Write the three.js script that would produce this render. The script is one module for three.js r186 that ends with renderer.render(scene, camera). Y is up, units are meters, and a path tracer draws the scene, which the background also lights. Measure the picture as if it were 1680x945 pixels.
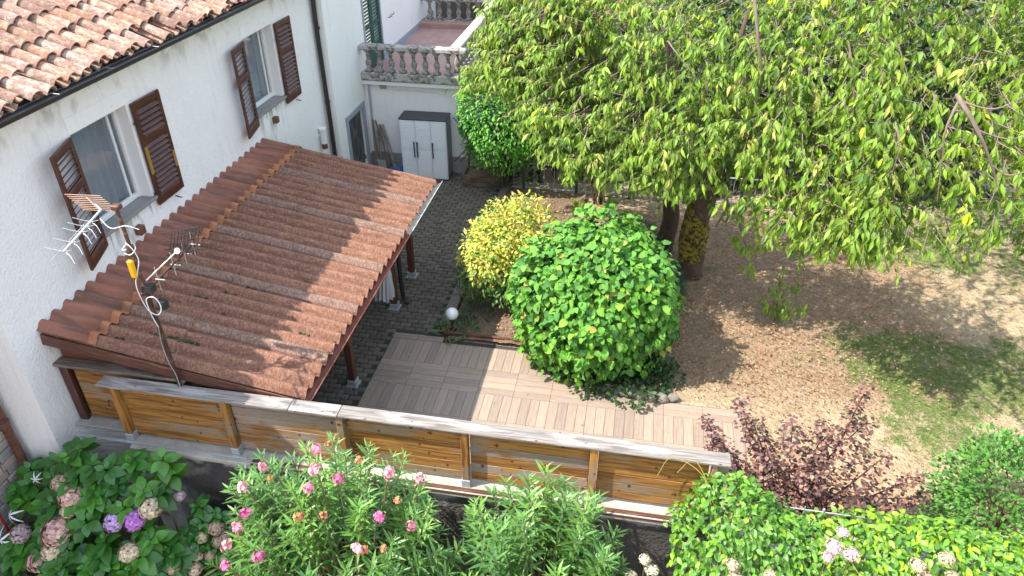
import * as THREE from 'three';
import { mergeGeometries, mergeVertices, toCreasedNormals } from 'three/addons/utils/BufferGeometryUtils.js';

// ---------------------------------------------------------------- camera, sky, sun, exposure
const W = 1024, H = 576;
const scene = new THREE.Scene();
const camera = new THREE.PerspectiveCamera(42.83, W / H, 0.1, 600);
const PITCH = 0.5821, YAW = 0.17506;
camera.position.set(0, 8, 0);
camera.lookAt(-Math.sin(YAW) * Math.cos(PITCH), 8 - Math.sin(PITCH), -Math.cos(YAW) * Math.cos(PITCH));
camera.updateMatrixWorld(); camera.updateProjectionMatrix();
const SUN = new THREE.Vector3(-0.695, 1, 0.3).normalize();
var SKY = 0.86;
const EXPOSURE = 2.28;
// bright summer haze: pale blue overhead, whiter towards the horizon, thin veils of cloud
scene.background = hazeSky(512, 256); scene.environment = scene.background;
const sun = new THREE.DirectionalLight(new THREE.Color(1, 0.92, 0.8), 4.0);
sun.position.copy(SUN).multiplyScalar(60).add(new THREE.Vector3(0, 0, -10));
sun.target.position.set(0, 0, -10);
sun.castShadow = true; sun.shadow.radius = 1; sun.shadow.mapSize.set(4096, 4096);
Object.assign(sun.shadow.camera, { left: -22, right: 22, top: 22, bottom: -22, near: 1, far: 140 });
scene.add(sun, sun.target);
const renderer = new THREE.WebGLRenderer({ antialias: true });
renderer.setSize(W, H);
renderer.toneMapping = THREE.LinearToneMapping;
renderer.toneMappingExposure = EXPOSURE;
renderer.shadowMap.enabled = true;

function hazeSky(w, h) {
  const d = new Float32Array(w * h * 4);
  for (let j = 0; j < h; j++) for (let i = 0; i < w; i++) {
    const el = ((j + 0.5) / h - 0.5) * Math.PI, az = ((i + 0.5) / w - 0.5) * 2 * Math.PI, y = Math.sin(el), x = Math.cos(az) * Math.cos(el), z = Math.sin(az) * Math.cos(el), k = (j * w + i) * 4;
    const up = Math.max(0, y), t = Math.pow(1 - up, 2.2), cs = Math.max(0, x * SUN.x + y * SUN.y + z * SUN.z), glow = 0.7 * Math.pow(cs, 8) + 0.9 * Math.pow(cs, 60), n = fbm(i / w, j / h, 10, 6, 5, 700), cl = up > 0 ? 0.55 * sm(n, 0.42, 0.7) : 0;
    let c = mix([0.5, 0.66, 0.95], [0.98, 1.03, 1.1], t); c = mix(c, [1.25, 1.26, 1.28], cl); if (y < 0) c = mix([0.6, 0.62, 0.62], [0.22, 0.2, 0.16], Math.min(1, -y * 4));
    for (let q = 0; q < 3; q++) d[k + q] = (c[q] + (y > -0.02 ? glow * [1, 0.95, 0.85][q] : 0)) * SKY;
    d[k + 3] = 1;
  }
  const t = new THREE.DataTexture(d, w, h, THREE.RGBAFormat, THREE.FloatType); t.mapping = THREE.EquirectangularReflectionMapping; t.magFilter = t.minFilter = THREE.LinearFilter; t.wrapS = THREE.RepeatWrapping; t.colorSpace = THREE.LinearSRGBColorSpace; t.needsUpdate = true; return t;
}
// ---------------------------------------------------------------- random, noise, textures
function rng(seed) { let s = seed >>> 0; return () => { s = (s + 0x6d2b79f5) >>> 0; let t = s; t = Math.imul(t ^ (t >>> 15), t | 1); t ^= t + Math.imul(t ^ (t >>> 7), t | 61); return ((t ^ (t >>> 14)) >>> 0) / 4294967296; }; }
const R0 = rng(11);
const rr = (r, a, b) => a + (b - a) * r();
function hash(ix, iy, s) { let h = Math.imul(ix, 374761393) ^ Math.imul(iy, 668265263) ^ Math.imul(s, 1274126177); h = Math.imul(h ^ (h >>> 13), 1274126177); return ((h ^ (h >>> 16)) >>> 0) / 4294967296; }
function vn(x, y, px, py, s) {
  const ix = Math.floor(x), iy = Math.floor(y), fx = x - ix, fy = y - iy;
  const u = fx * fx * (3 - 2 * fx), v = fy * fy * (3 - 2 * fy), w = (a, p) => ((a % p) + p) % p;
  const x0 = w(ix, px), x1 = w(ix + 1, px), y0 = w(iy, py), y1 = w(iy + 1, py);
  const a = hash(x0, y0, s), b = hash(x1, y0, s), c = hash(x0, y1, s), d = hash(x1, y1, s);
  return a + (b - a) * u + (c - a) * v + (a - b - c + d) * u * v;
}
function fbm(u, v, fx, fy, oct, s) { let t = 0, a = 0.5, n = 0; for (let i = 0; i < oct; i++) { t += a * vn(u * fx, v * fy, fx, fy, s + i * 17); n += a; a *= 0.55; fx *= 2; fy *= 2; } return t / n; }
function mix(a, b, t) { return a.map((x, i) => x + (b[i] - x) * t); }
function sm(x, a, b) { const t = Math.min(1, Math.max(0, (x - a) / (b - a))); return t * t * (3 - 2 * t); }
function tex(w, h, fn, color = true) {
  const d = new Uint8Array(w * h * 4);
  for (let y = 0; y < h; y++) for (let x = 0; x < w; x++) {
    const c = fn((x + 0.5) / w, (y + 0.5) / h), i = (y * w + x) * 4;
    for (let k = 0; k < 3; k++) { const q = Math.min(1, Math.max(0, typeof c === 'number' ? c : c[k])); d[i + k] = 255 * (color ? (q <= 0.0031308 ? q * 12.92 : 1.055 * Math.pow(q, 1 / 2.4) - 0.055) : q); }
    d[i + 3] = 255;
  }
  const t = new THREE.DataTexture(d, w, h, THREE.RGBAFormat);
  t.wrapS = t.wrapT = THREE.RepeatWrapping; t.magFilter = THREE.LinearFilter; t.minFilter = THREE.LinearMipmapLinearFilter; t.generateMipmaps = true;
  if (color) t.colorSpace = THREE.SRGBColorSpace;
  t.needsUpdate = true;
  return t;
}
const rep = (t, x, y) => { const c = t.clone(); c.repeat.set(x, y); c.needsUpdate = true; return c; };
const T = {};
T.stucco = tex(512, 512, (u, v) => { const b = fbm(u, v, 3, 3, 4, 1), f = fbm(u, v, 40, 40, 3, 2), sp = vn(u * 90, v * 90, 90, 90, 3), dr = fbm(u, v, 34, 3, 3, 6); let c = mix([0.78, 0.775, 0.76], [0.87, 0.865, 0.85], b * 0.7 + f * 0.3); c = mix(c, [0.6, 0.58, 0.53], sm(dr, 0.62, 0.9) * 0.22); if (sp > 0.965) c = mix(c, [0.42, 0.41, 0.38], 0.6); return c; });
T.stuccoB = tex(512, 512, (u, v) => { const a = fbm(u, v, 26, 26, 4, 4), b = fbm(u, v, 60, 60, 2, 5); return sm(a, 0.3, 0.72) * 0.75 + b * 0.25; }, false);
T.fine = tex(512, 512, (u, v) => fbm(u, v, 50, 50, 4, 9), false);
T.conc = tex(512, 512, (u, v) => { const a = fbm(u, v, 4, 4, 5, 21), b = fbm(u, v, 60, 60, 2, 22); return mix([0.2, 0.19, 0.175], [0.5, 0.48, 0.45], a * 0.75 + b * 0.3); });
// sides of the retaining wall: sooty face, whiter near the house and along the top (u 0..1 = 16 m, v 0..1 = 1.7 m)
T.rwall = tex(2048, 256, (u, v) => {
  const a = fbm(u, v, 60, 7, 5, 31), b = fbm(u, v, 300, 34, 3, 32), x = u * 16;
  const dark = mix([0.03, 0.027, 0.026], [0.11, 0.1, 0.095], a * 0.7 + b * 0.3), pale = mix([0.5, 0.5, 0.5], [0.74, 0.74, 0.75], a);
  let t = sm(x + (a - 0.5) * 1.6, 2.0, 0.9); const top = sm(v + (a - 0.5) * 0.3, 0.93, 1.0) * 0.75;
  t = Math.max(t, top);
  return mix(dark, mix(pale, [0.34, 0.33, 0.31], x > 1.4 ? 0.6 : a * 0.3), t);
});
function woodTex(seed, base, dark, grey, greyAmt, knots) {
  const kn = []; const r = rng(seed); for (let i = 0; i < knots; i++) kn.push([r(), r(), rr(r, 0.006, 0.014)]);
  return tex(1024, 256, (u, v) => {
    let vv = v + (fbm(u, v, 3, 2, 2, seed) - 0.5) * 0.06;
    const g = fbm(u, vv, 5, 60, 3, seed + 1), l = fbm(u, vv, 4, 5, 4, seed + 2), f = fbm(u, vv, 16, 220, 2, seed + 3);
    let c = mix(dark, base, sm(g, 0.25, 0.65)); c = mix(c, c.map((q) => q * 0.72), f * 0.8);
    c = mix(c, grey.map((q) => q * (0.7 + 0.6 * f)), sm(l, 0.62 - greyAmt * 0.4, 0.78 - greyAmt * 0.3) * 0.9);
    for (const [ku, kv, kr] of kn) { const dx = Math.min(Math.abs(u - ku), 1 - Math.abs(u - ku)) * 2, dy = Math.min(Math.abs(v - kv), 1 - Math.abs(v - kv)) * 1; const d = Math.hypot(dx, dy); if (d < kr * 2.5) c = mix([0.06, 0.03, 0.015], c, sm(d, kr * 0.6, kr * 2.5)); }
    return c;
  });
}
T.fence = woodTex(41, [0.41, 0.195, 0.04], [0.2, 0.078, 0.016], [0.27, 0.19, 0.115], 0.26, 22);
T.fenceG = woodTex(43, [0.4, 0.2, 0.06], [0.22, 0.1, 0.03], [0.29, 0.235, 0.19], 0.8, 22);
T.cap = woodTex(47, [0.29, 0.262, 0.24], [0.15, 0.132, 0.12], [0.34, 0.325, 0.31], 0.5, 9);
T.brown = woodTex(53, [0.16, 0.06, 0.035], [0.075, 0.028, 0.018], [0.2, 0.11, 0.08], 0.15, 4);
T.deck = tex(1024, 512, (u, v) => { const g = fbm(u, v, 6, 70, 4, 61), l = fbm(u, v, 6, 12, 4, 62), f = fbm(u, v, 20, 200, 2, 63); return mix(mix([0.215, 0.163, 0.127], [0.385, 0.308, 0.248], sm(g, 0.2, 0.8)), [0.345, 0.278, 0.228], 0.2 + l * 0.6).map((q) => q * (0.86 + 0.22 * f)); });
T.sheet = tex(1024, 1024, (u, v) => {
  const a = fbm(u, v, 5, 5, 5, 71), b = fbm(u, v, 90, 90, 3, 72), c2 = fbm(u, v, 24, 24, 3, 73), w = fbm(u, v, 5, 36, 4, 76);
  let c = mix([0.155, 0.068, 0.043], [0.27, 0.142, 0.096], sm(w * 0.35 + b * 0.65, 0.25, 0.75));
  c = mix(c, [0.34, 0.235, 0.165], sm(b, 0.58, 0.82) * 0.4); c = mix(c, [0.09, 0.05, 0.042], sm(c2, 0.6, 0.85) * 0.4); c = mix(c, [0.31, 0.16, 0.105], sm(a, 0.55, 0.75) * 0.3);
  return c;
});
T.flash = tex(512, 512, (u, v) => { const a = fbm(u, v, 4, 4, 5, 81), b = fbm(u, v, 60, 60, 2, 82), d = fbm(u, v, 3, 18, 3, 83); let c = mix([0.215, 0.083, 0.052], [0.33, 0.148, 0.098], a * 0.6 + b * 0.4); return mix(c, [0.12, 0.065, 0.05], sm(d, 0.45, 0.75) * 0.75); });
T.tile = tex(1024, 1024, (u, v) => {
  const a = fbm(u, v, 8, 8, 5, 91), b = fbm(u, v, 50, 50, 4, 92), c2 = fbm(u, v, 20, 20, 4, 93), d = fbm(u, v, 90, 90, 2, 94);
  let c = mix([0.3, 0.155, 0.115], [0.46, 0.275, 0.215], a * 0.7 + b * 0.4); c = mix(c, [0.5, 0.42, 0.36], sm(c2, 0.46, 0.68) * 0.8); c = mix(c, [0.13, 0.105, 0.09], sm(b, 0.52, 0.74) * 0.8); c = mix(c, [0.2, 0.16, 0.13], sm(fbm(u, v, 12, 12, 4, 95), 0.55, 0.75) * 0.6);
  c = mix(c, [0.4, 0.33, 0.16], sm(d * c2 * 2, 0.62, 0.85) * 0.5); return c;
});
T.paver = tex(512, 512, (u, v) => { const a = fbm(u, v, 6, 6, 4, 101), b = fbm(u, v, 80, 80, 2, 102); return mix([0.075, 0.064, 0.053], [0.215, 0.185, 0.155], a * 0.7 + b * 0.4); });
T.soil = tex(512, 512, (u, v) => { const a = fbm(u, v, 5, 5, 5, 111), b = fbm(u, v, 60, 60, 3, 112); return mix([0.1, 0.065, 0.042], [0.27, 0.19, 0.13], a * 0.5 + b * 0.5); });
// lawn: u, v over 24 x 24 m with its corner at X -6, z +2 (v 1 = nearest the camera)
const lawnGreen = (X, Z) => { const n = fbm((X + 20) / 40, (Z + 40) / 60, 26, 39, 4, 121); const far = sm(X, 3.2, 6.2) * sm(Z, -12.5, -10.6) * sm(Z, -7.6, -9.2) * 0.25 + sm(X, 1.5, 5) * sm(Z, -12.5, -15) * 0.25; const q = fbm((X + 20) / 40, (Z + 40) / 60, 150, 225, 3, 125); return sm(n * 0.62 + q * 0.38 + far, 0.58, 0.8); };
const lawnLitter = (X, Z) => { const n = fbm((X + 20) / 40, (Z + 40) / 60, 22, 33, 4, 131); return sm(n * 0.7 + 0.95 - Math.hypot(X - 2.2, (Z + 12.6) * 1.1) * 0.17, 0.42, 0.8); };
T.lawn = tex(1536, 1536, (u, v) => {
  const X = -6 + u * 24, Z = -22 + v * 24, b = fbm(u, v, 400, 400, 3, 141), c2 = fbm(u, v, 90, 90, 3, 142), st = fbm(u, v, 160, 500, 2, 143);
  let c = mix([0.27, 0.2, 0.125], [0.54, 0.43, 0.3], b * 0.6 + st * 0.45);
  c = mix(c, mix([0.11, 0.066, 0.04], [0.34, 0.215, 0.14], b), lawnLitter(X, Z) * (0.55 + 0.5 * c2));
  c = mix(c, mix([0.06, 0.09, 0.022], [0.17, 0.22, 0.065], b), lawnGreen(X, Z) * 0.65);
  return c.map((q) => q * (0.82 + 0.36 * c2));
});
T.bark = tex(512, 512, (u, v) => { const a = fbm(u, v, 20, 4, 5, 151), b = fbm(u, v, 60, 30, 3, 152); return mix([0.06, 0.045, 0.035], [0.24, 0.2, 0.17], a * 0.6 + b * 0.4); });
T.moss = tex(512, 512, (u, v) => { const a = fbm(u, v, 12, 12, 5, 155), b = fbm(u, v, 80, 80, 2, 156); return mix([0.035, 0.03, 0.014], [0.5, 0.38, 0.06], sm(a * 0.65 + b * 0.35, 0.34, 0.66)); });
T.pink = tex(256, 256, (u, v) => { const a = fbm(u, v, 5, 5, 5, 161); const g = (u * 8 % 1 < 0.05 || v * 8 % 1 < 0.05) ? 0.8 : 1; return mix([0.32, 0.18, 0.15], [0.48, 0.31, 0.27], a).map((q) => q * g); });
T.balus = tex(256, 256, (u, v) => { const a = fbm(u, v, 6, 6, 5, 171), b = fbm(u, v, 30, 30, 3, 172); return mix([0.09, 0.085, 0.075], [0.44, 0.415, 0.38], sm(a * 0.6 + b * 0.4, 0.32, 0.66)); });
T.stone = tex(512, 512, (u, v) => { const a = fbm(u, v, 6, 6, 5, 181), b = fbm(u, v, 40, 40, 3, 182); return mix([0.24, 0.22, 0.2], [0.5, 0.46, 0.42], a * 0.7 + b * 0.3); });

const S = (o) => new THREE.MeshStandardMaterial({ roughness: 0.9, metalness: 0, ...o });
const lin = (r, g, b) => new THREE.Color().setRGB(r, g, b);
const M = {
  stucco: S({ map: rep(T.stucco, 0.5, 0.5), bumpMap: rep(T.stuccoB, 1.6, 1.6), bumpScale: 0.0045 }),
  smooth: S({ map: rep(T.stucco, 0.3, 0.3), bumpMap: rep(T.fine, 0.5, 0.5), bumpScale: 0.004 }),
  white: S({ color: lin(0.72, 0.72, 0.7), roughness: 0.6 }), sillGrey: S({ map: rep(T.conc, 1, 1), color: lin(0.7, 0.7, 0.72) }),
  conc: S({ map: rep(T.conc, 1, 1), bumpMap: rep(T.fine, 1, 1), bumpScale: 0.006 }), concPale: S({ map: rep(T.conc, 0.9, 0.9), color: lin(1.2, 1.16, 1.1), bumpMap: rep(T.fine, 1, 1), bumpScale: 0.004 }),
  rwall: S({ map: T.rwall, bumpMap: rep(T.fine, 12, 1.7), bumpScale: 0.02, roughness: 1 }),
  brown: S({ map: rep(T.brown, 0.6, 2), roughness: 0.6 }), shutter: S({ map: rep(T.brown, 0.7, 3), color: lin(0.62, 0.52, 0.5), roughness: 0.45 }), shutterWorn: S({ color: lin(0.3, 0.17, 0.03), roughness: 0.6 }),
  cap: S({ map: rep(T.cap, 0.5, 2.5), bumpMap: rep(T.fine, 0.5, 3), bumpScale: 0.003 }),
  sheet: S({ map: rep(T.sheet, 0.75, 0.75), vertexColors: true, bumpMap: rep(T.fine, 1.5, 1.5), bumpScale: 0.002, roughness: 0.95 }),
  flash: S({ map: rep(T.flash, 0.8, 0.8), vertexColors: true, roughness: 0.7 }),
  gutter: S({ color: lin(0.045, 0.042, 0.042), roughness: 0.35, metalness: 0.4 }), gutterBrown: S({ map: rep(T.brown, 0.4, 4), color: lin(1.3, 1, 0.95), roughness: 0.55 }),
  zinc: S({ color: lin(0.42, 0.44, 0.46), roughness: 0.5, metalness: 0.3 }), rust: S({ map: rep(T.brown, 1, 6), color: lin(0.9, 1.0, 1.0), roughness: 0.8 }),
  dark: S({ color: lin(0.02, 0.02, 0.022), roughness: 0.7 }), steel: S({ color: lin(0.6, 0.62, 0.64), roughness: 0.35, metalness: 0.6 }), whiteP: S({ color: lin(0.75, 0.76, 0.76), roughness: 0.4 }),
  soil: S({ map: rep(T.soil, 0.6, 0.6), bumpMap: rep(T.fine, 0.8, 0.8), bumpScale: 0.03, roughness: 1 }), joint: S({ color: lin(0.05, 0.046, 0.04), roughness: 1 }),
  lawn: S({ map: T.lawn, bumpMap: rep(T.fine, 12, 12), bumpScale: 0.05, roughness: 1 }),
  bark: S({ map: rep(T.bark, 1, 1), color: lin(0.6, 0.5, 0.42), bumpMap: rep(T.bark, 1, 1), bumpScale: 0.03, roughness: 1 }), twig: S({ map: rep(T.bark, 3, 3), color: lin(1.3, 1.2, 1.15) }), stem: S({ color: lin(0.16, 0.13, 0.06) }),
  moss: S({ map: rep(T.moss, 1.5, 1.5), bumpMap: rep(T.fine, 4, 4), bumpScale: 0.03, roughness: 1 }), mossLight: S({ color: lin(0.06, 0.06, 0.02), roughness: 1 }), mossDark: S({ color: lin(0.03, 0.032, 0.012), roughness: 1 }),
  pink: S({ map: rep(T.pink, 0.5, 0.5), roughness: 0.7 }), balus: S({ map: rep(T.balus, 1, 1), bumpMap: rep(T.fine, 2, 2), bumpScale: 0.006 }),
  glass: new THREE.MeshPhysicalMaterial({ transmission: 1, thickness: 0, roughness: 0.03, color: lin(0.9, 0.93, 0.95), ior: 1.5 }),
  curtain: new THREE.MeshPhysicalMaterial({ color: lin(0.4, 0.43, 0.46), roughness: 1, transmission: 0.3, thickness: 0, side: THREE.DoubleSide }),
  cloth: new THREE.MeshPhysicalMaterial({ color: lin(0.72, 0.74, 0.76), roughness: 1, transmission: 0.3, thickness: 0, side: THREE.DoubleSide }),
  green: S({ color: lin(0.012, 0.075, 0.055), roughness: 0.5 }), greyBlue: S({ color: lin(0.3, 0.34, 0.4), roughness: 0.7 }), greyDoor: S({ map: rep(T.cap, 0.6, 2), color: lin(0.4, 0.42, 0.46) }),
  cab: S({ color: lin(0.78, 0.81, 0.84), roughness: 0.5 }), cabDark: S({ color: lin(0.05, 0.055, 0.06), roughness: 0.6 }),
};

// ---------------------------------------------------------------- helpers
const used = {};
function numbered(n) { used[n] = (used[n] || 0) + 1; return used[n] === 1 ? n : n + '_' + String(used[n] - 1).padStart(3, '0'); }
function tag(o, label, category, group) { o.userData.label = label; o.userData.category = category; if (group) o.userData.group = group; return o; }
function thing(name, label, category, group, pos = [0, 0, 0]) { const o = new THREE.Group(); o.name = numbered(name); o.position.set(...pos); scene.add(o); return tag(o, label, category, group); }
function part(name, geo, mat, parent, kind) { const o = new THREE.Mesh(geo, mat); o.name = numbered(name); o.castShadow = o.receiveShadow = true; parent.add(o); if (kind) o.userData.kind = kind; return o; }
const struct = (name, geo, mat) => part(name, geo, mat, scene, 'structure');
function sub(name, parent) { const o = new THREE.Group(); o.name = numbered(name); parent.add(o); return o; }
const V = (x, y, z) => new THREE.Vector3(x, y, z);
// uv in metres from position; grain runs along axis g
function uvm(geo, g = null, ou = 0, ov = 0) {
  const q = geo.index ? geo.toNonIndexed() : geo; if (!q.attributes.normal) q.computeVertexNormals();
  const p = q.attributes.position, n = q.attributes.normal, uv = new Float32Array(p.count * 2);
  for (let i = 0; i < p.count; i += 3) {
    let nx = 0, ny = 0, nz = 0; for (let k = 0; k < 3; k++) { nx += n.getX(i + k); ny += n.getY(i + k); nz += n.getZ(i + k); }
    nx = Math.abs(nx); ny = Math.abs(ny); nz = Math.abs(nz);
    const ax = nx > ny && nx > nz ? 'x' : ny > nz ? 'y' : 'z'; let a, b;
    if (ax === 'x') [a, b] = g === 'y' ? ['Y', 'Z'] : ['Z', 'Y']; else if (ax === 'y') [a, b] = g === 'z' ? ['Z', 'X'] : ['X', 'Z']; else [a, b] = g === 'y' ? ['Y', 'X'] : ['X', 'Y'];
    for (let k = 0; k < 3; k++) { uv[(i + k) * 2] = p['get' + a](i + k) + ou; uv[(i + k) * 2 + 1] = p['get' + b](i + k) + ov; }
  }
  q.setAttribute('uv', new THREE.BufferAttribute(uv, 2)); return q;
}
// box from its centre, top and side edges chamfered by c
function bx(w, h, d, x = 0, y = 0, z = 0, c = 0, g = null, ou = 0, ov = 0) {
  let q;
  if (!c) q = new THREE.BoxGeometry(w, h, d);
  else {
    const X = w / 2, Y = h / 2, Z = d / 2, v = [], idx = [];
    for (const sx of [-1, 1]) for (const sy of [-1, 1]) for (const sz of [-1, 1]) v.push([sx * X, sy * (Y - c), sz * (Z - c)], [sx * (X - c), sy * Y, sz * (Z - c)], [sx * (X - c), sy * (Y - c), sz * Z]);
    const id = (sx, sy, sz, k) => (((sx > 0) * 4 + (sy > 0) * 2 + (sz > 0)) * 3 + k);
    const tri = [];
    const face = (a) => { const cen = a.reduce((s, i) => s.map((q2, k) => q2 + v[i][k] / a.length), [0, 0, 0]); const A = V(...v[a[0]]), B = V(...v[a[1]]), C = V(...v[a[2]]); const n = B.clone().sub(A).cross(C.clone().sub(A)); const o = n.dot(V(...cen)) > 0 ? a : a.slice().reverse(); for (let i = 1; i + 1 < o.length; i++) tri.push(o[0], o[i], o[i + 1]); };
    for (const s of [-1, 1]) { face([id(s, -1, -1, 0), id(s, 1, -1, 0), id(s, 1, 1, 0), id(s, -1, 1, 0)]); face([id(-1, s, -1, 1), id(1, s, -1, 1), id(1, s, 1, 1), id(-1, s, 1, 1)]); face([id(-1, -1, s, 2), id(1, -1, s, 2), id(1, 1, s, 2), id(-1, 1, s, 2)]); }
    for (const a of [-1, 1]) for (const b of [-1, 1]) {
      face([id(a, b, -1, 0), id(a, b, 1, 0), id(a, b, 1, 1), id(a, b, -1, 1)]); face([id(a, -1, b, 0), id(a, 1, b, 0), id(a, 1, b, 2), id(a, -1, b, 2)]); face([id(-1, a, b, 1), id(1, a, b, 1), id(1, a, b, 2), id(-1, a, b, 2)]);
      for (const e of [-1, 1]) face([id(a, b, e, 0), id(a, b, e, 1), id(a, b, e, 2)]);
    }
    const pos = []; for (const i of tri) pos.push(...v[i]);
    q = new THREE.BufferGeometry(); q.setAttribute('position', new THREE.Float32BufferAttribute(pos, 3)); q.computeVertexNormals();
  }
  q = uvm(q, g, ou, ov); q.translate(x, y, z); return q;
}
const merge = (a) => mergeGeometries(a.map((g) => { const q = g.index ? g.toNonIndexed() : g; for (const k of Object.keys(q.attributes)) if (!['position', 'normal', 'uv', 'color'].includes(k)) q.deleteAttribute(k); return q; }));
function tube(pts, r, seg = 8, rad = 6, closed = false) { const c = new THREE.CatmullRomCurve3(pts.map((p) => V(...p)), closed); return new THREE.TubeGeometry(c, seg, r, rad, closed); }
// tapered limb through points [x, y, z, r]
function limb(pts, rad = 7, sub2 = 4) {
  const c = new THREE.CatmullRomCurve3(pts.map((p) => V(p[0], p[1], p[2]))), n = (pts.length - 1) * sub2, fr = c.computeFrenetFrames(n, false), pos = [], uv = [], idx = [];
  for (let i = 0; i <= n; i++) {
    const t = i / n, p = c.getPoint(t), k = Math.min(pts.length - 2, Math.floor(t * (pts.length - 1))), f = t * (pts.length - 1) - k, r = pts[k][3] + (pts[k + 1][3] - pts[k][3]) * f;
    const fi = Math.min(i, n);
    for (let j = 0; j <= rad; j++) { const a = j / rad * 2 * Math.PI, w = r * (1 + 0.08 * Math.sin(a * 3 + i)); pos.push(...p.clone().addScaledVector(fr.normals[fi], Math.cos(a) * w).addScaledVector(fr.binormals[fi], Math.sin(a) * w).toArray()); uv.push(j / rad * 2 * Math.PI * r * 1.5, t * c.getLength()); }
  }
  for (let i = 0; i < n; i++) for (let j = 0; j < rad; j++) { const a = i * (rad + 1) + j, b = a + rad + 1; idx.push(a, b, a + 1, b, b + 1, a + 1); }
  const g = new THREE.BufferGeometry(); g.setAttribute('position', new THREE.Float32BufferAttribute(pos, 3)); g.setAttribute('uv', new THREE.Float32BufferAttribute(uv, 2)); g.setIndex(idx); g.computeVertexNormals(); return g;
}
const rod = (a, b, r, rad = 5) => { const A = V(...a), B = V(...b), g = new THREE.CylinderGeometry(r, r, A.distanceTo(B), rad); g.applyQuaternion(new THREE.Quaternion().setFromUnitVectors(V(0, 1, 0), B.clone().sub(A).normalize())); g.translate((a[0] + b[0]) / 2, (a[1] + b[1]) / 2, (a[2] + b[2]) / 2); return g; };
// a leaf lying along +z from its stalk at the origin, upper side +y; prof gives half widths
function leafGeo(L, Wd, prof, fold = 0.25, droop = 0.25, wave = 0) {
  const n = prof.length, pos = [], uv = [], idx = [];
  for (let i = 0; i < n; i++) { const t = i / (n - 1), w = prof[i] * Wd / 2, z = L * t, y = -droop * L * t * t; pos.push(-w, y + w * fold + wave * Math.sin(t * 9) * w, z, 0, y, z, w, y + w * fold - wave * Math.sin(t * 8 + 1) * w, z); uv.push(0, t, 0.5, t, 1, t); }
  for (let i = 0; i + 1 < n; i++) { const a = i * 3; idx.push(a, a + 3, a + 1, a + 1, a + 3, a + 4, a + 1, a + 4, a + 2, a + 2, a + 4, a + 5); }
  const g = new THREE.BufferGeometry(); g.setAttribute('position', new THREE.Float32BufferAttribute(pos, 3)); g.setAttribute('uv', new THREE.Float32BufferAttribute(uv, 2)); g.setIndex(idx); g.computeVertexNormals(); return g;
}
const leafMat = (c, o = {}) => new THREE.MeshPhysicalMaterial({ color: lin(...c), roughness: 0.55, transmission: 0.35, thickness: 0, side: THREE.DoubleSide, ...o });
// transform of a leaf at p whose tip points along d and whose upper side faces up as far as it can
const _m = new THREE.Matrix4(), _q = new THREE.Quaternion();
function leafAt(p, d, s, up = V(0, 1, 0), roll = 0) {
  const z = d.clone().normalize(); let x = up.clone().cross(z); if (x.lengthSq() < 1e-4) x = V(1, 0, 0); x.normalize(); const y = z.clone().cross(x);
  const m = new THREE.Matrix4().makeBasis(x, y, z); if (roll) m.multiply(_m.makeRotationZ(roll)); m.scale(V(s, s, s)); m.setPosition(p); return m;
}
const eye = camera.position.clone();
// leaves = [{m, c}] (world or thing space with no rotation); the n that show largest become parts, the rest one part of kind stuff
function foliage(root, leaves, geo, mat, n = 300, name = 'leaf', rest = 'foliage') {
  const off = root.position, cell = new Map(), v = V(0, 0, 0), d = V(0, 0, 0);
  leaves.forEach((l, i) => {
    v.setFromMatrixPosition(l.m).add(off); const dist = v.distanceTo(eye); d.copy(v).sub(eye).normalize();
    const e = l.m.elements, f = Math.abs((e[4] * d.x + e[5] * d.y + e[6] * d.z)), s = Math.hypot(e[0], e[1], e[2]); v.project(camera);
    l.s = Math.abs(v.x) < 0.99 && Math.abs(v.y) < 0.99 ? f / dist : 0; l.d = dist; const key = Math.round(v.x * 75) + ',' + Math.round(v.y * 42);
    const o = cell.get(key); if (!o || leaves[o].d > dist) cell.set(key, i);
  });
  const top = n ? [...cell.values()].filter((i) => leaves[i].s > 0).sort((a, b) => leaves[b].s - leaves[a].s).slice(0, n) : [], is = new Set(top), mats = new Map();
  for (const i of top) {
    const c = leaves[i].c, key = [c.r, c.g, c.b].map((q) => Math.round(q * 5)).join();
    if (!mats.has(key)) { const k = mat.clone(); k.color.copy(mat.color).multiply(c); mats.set(key, k); }
    const o = part(name, geo, mats.get(key), root); o.matrix.copy(leaves[i].m); o.matrix.decompose(o.position, o.quaternion, o.scale);
  }
  const k = leaves.length - top.length; if (k <= 0) return;
  const im = new THREE.InstancedMesh(geo, mat, k); let j = 0;
  leaves.forEach((l, i) => { if (!is.has(i)) { im.setMatrixAt(j, l.m); im.setColorAt(j, l.c); j++; } });
  im.name = numbered(rest); im.userData.kind = 'stuff'; im.castShadow = im.receiveShadow = true; root.add(im);
}
const col = (r, g, b) => new THREE.Color().setRGB(r, g, b);

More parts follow.
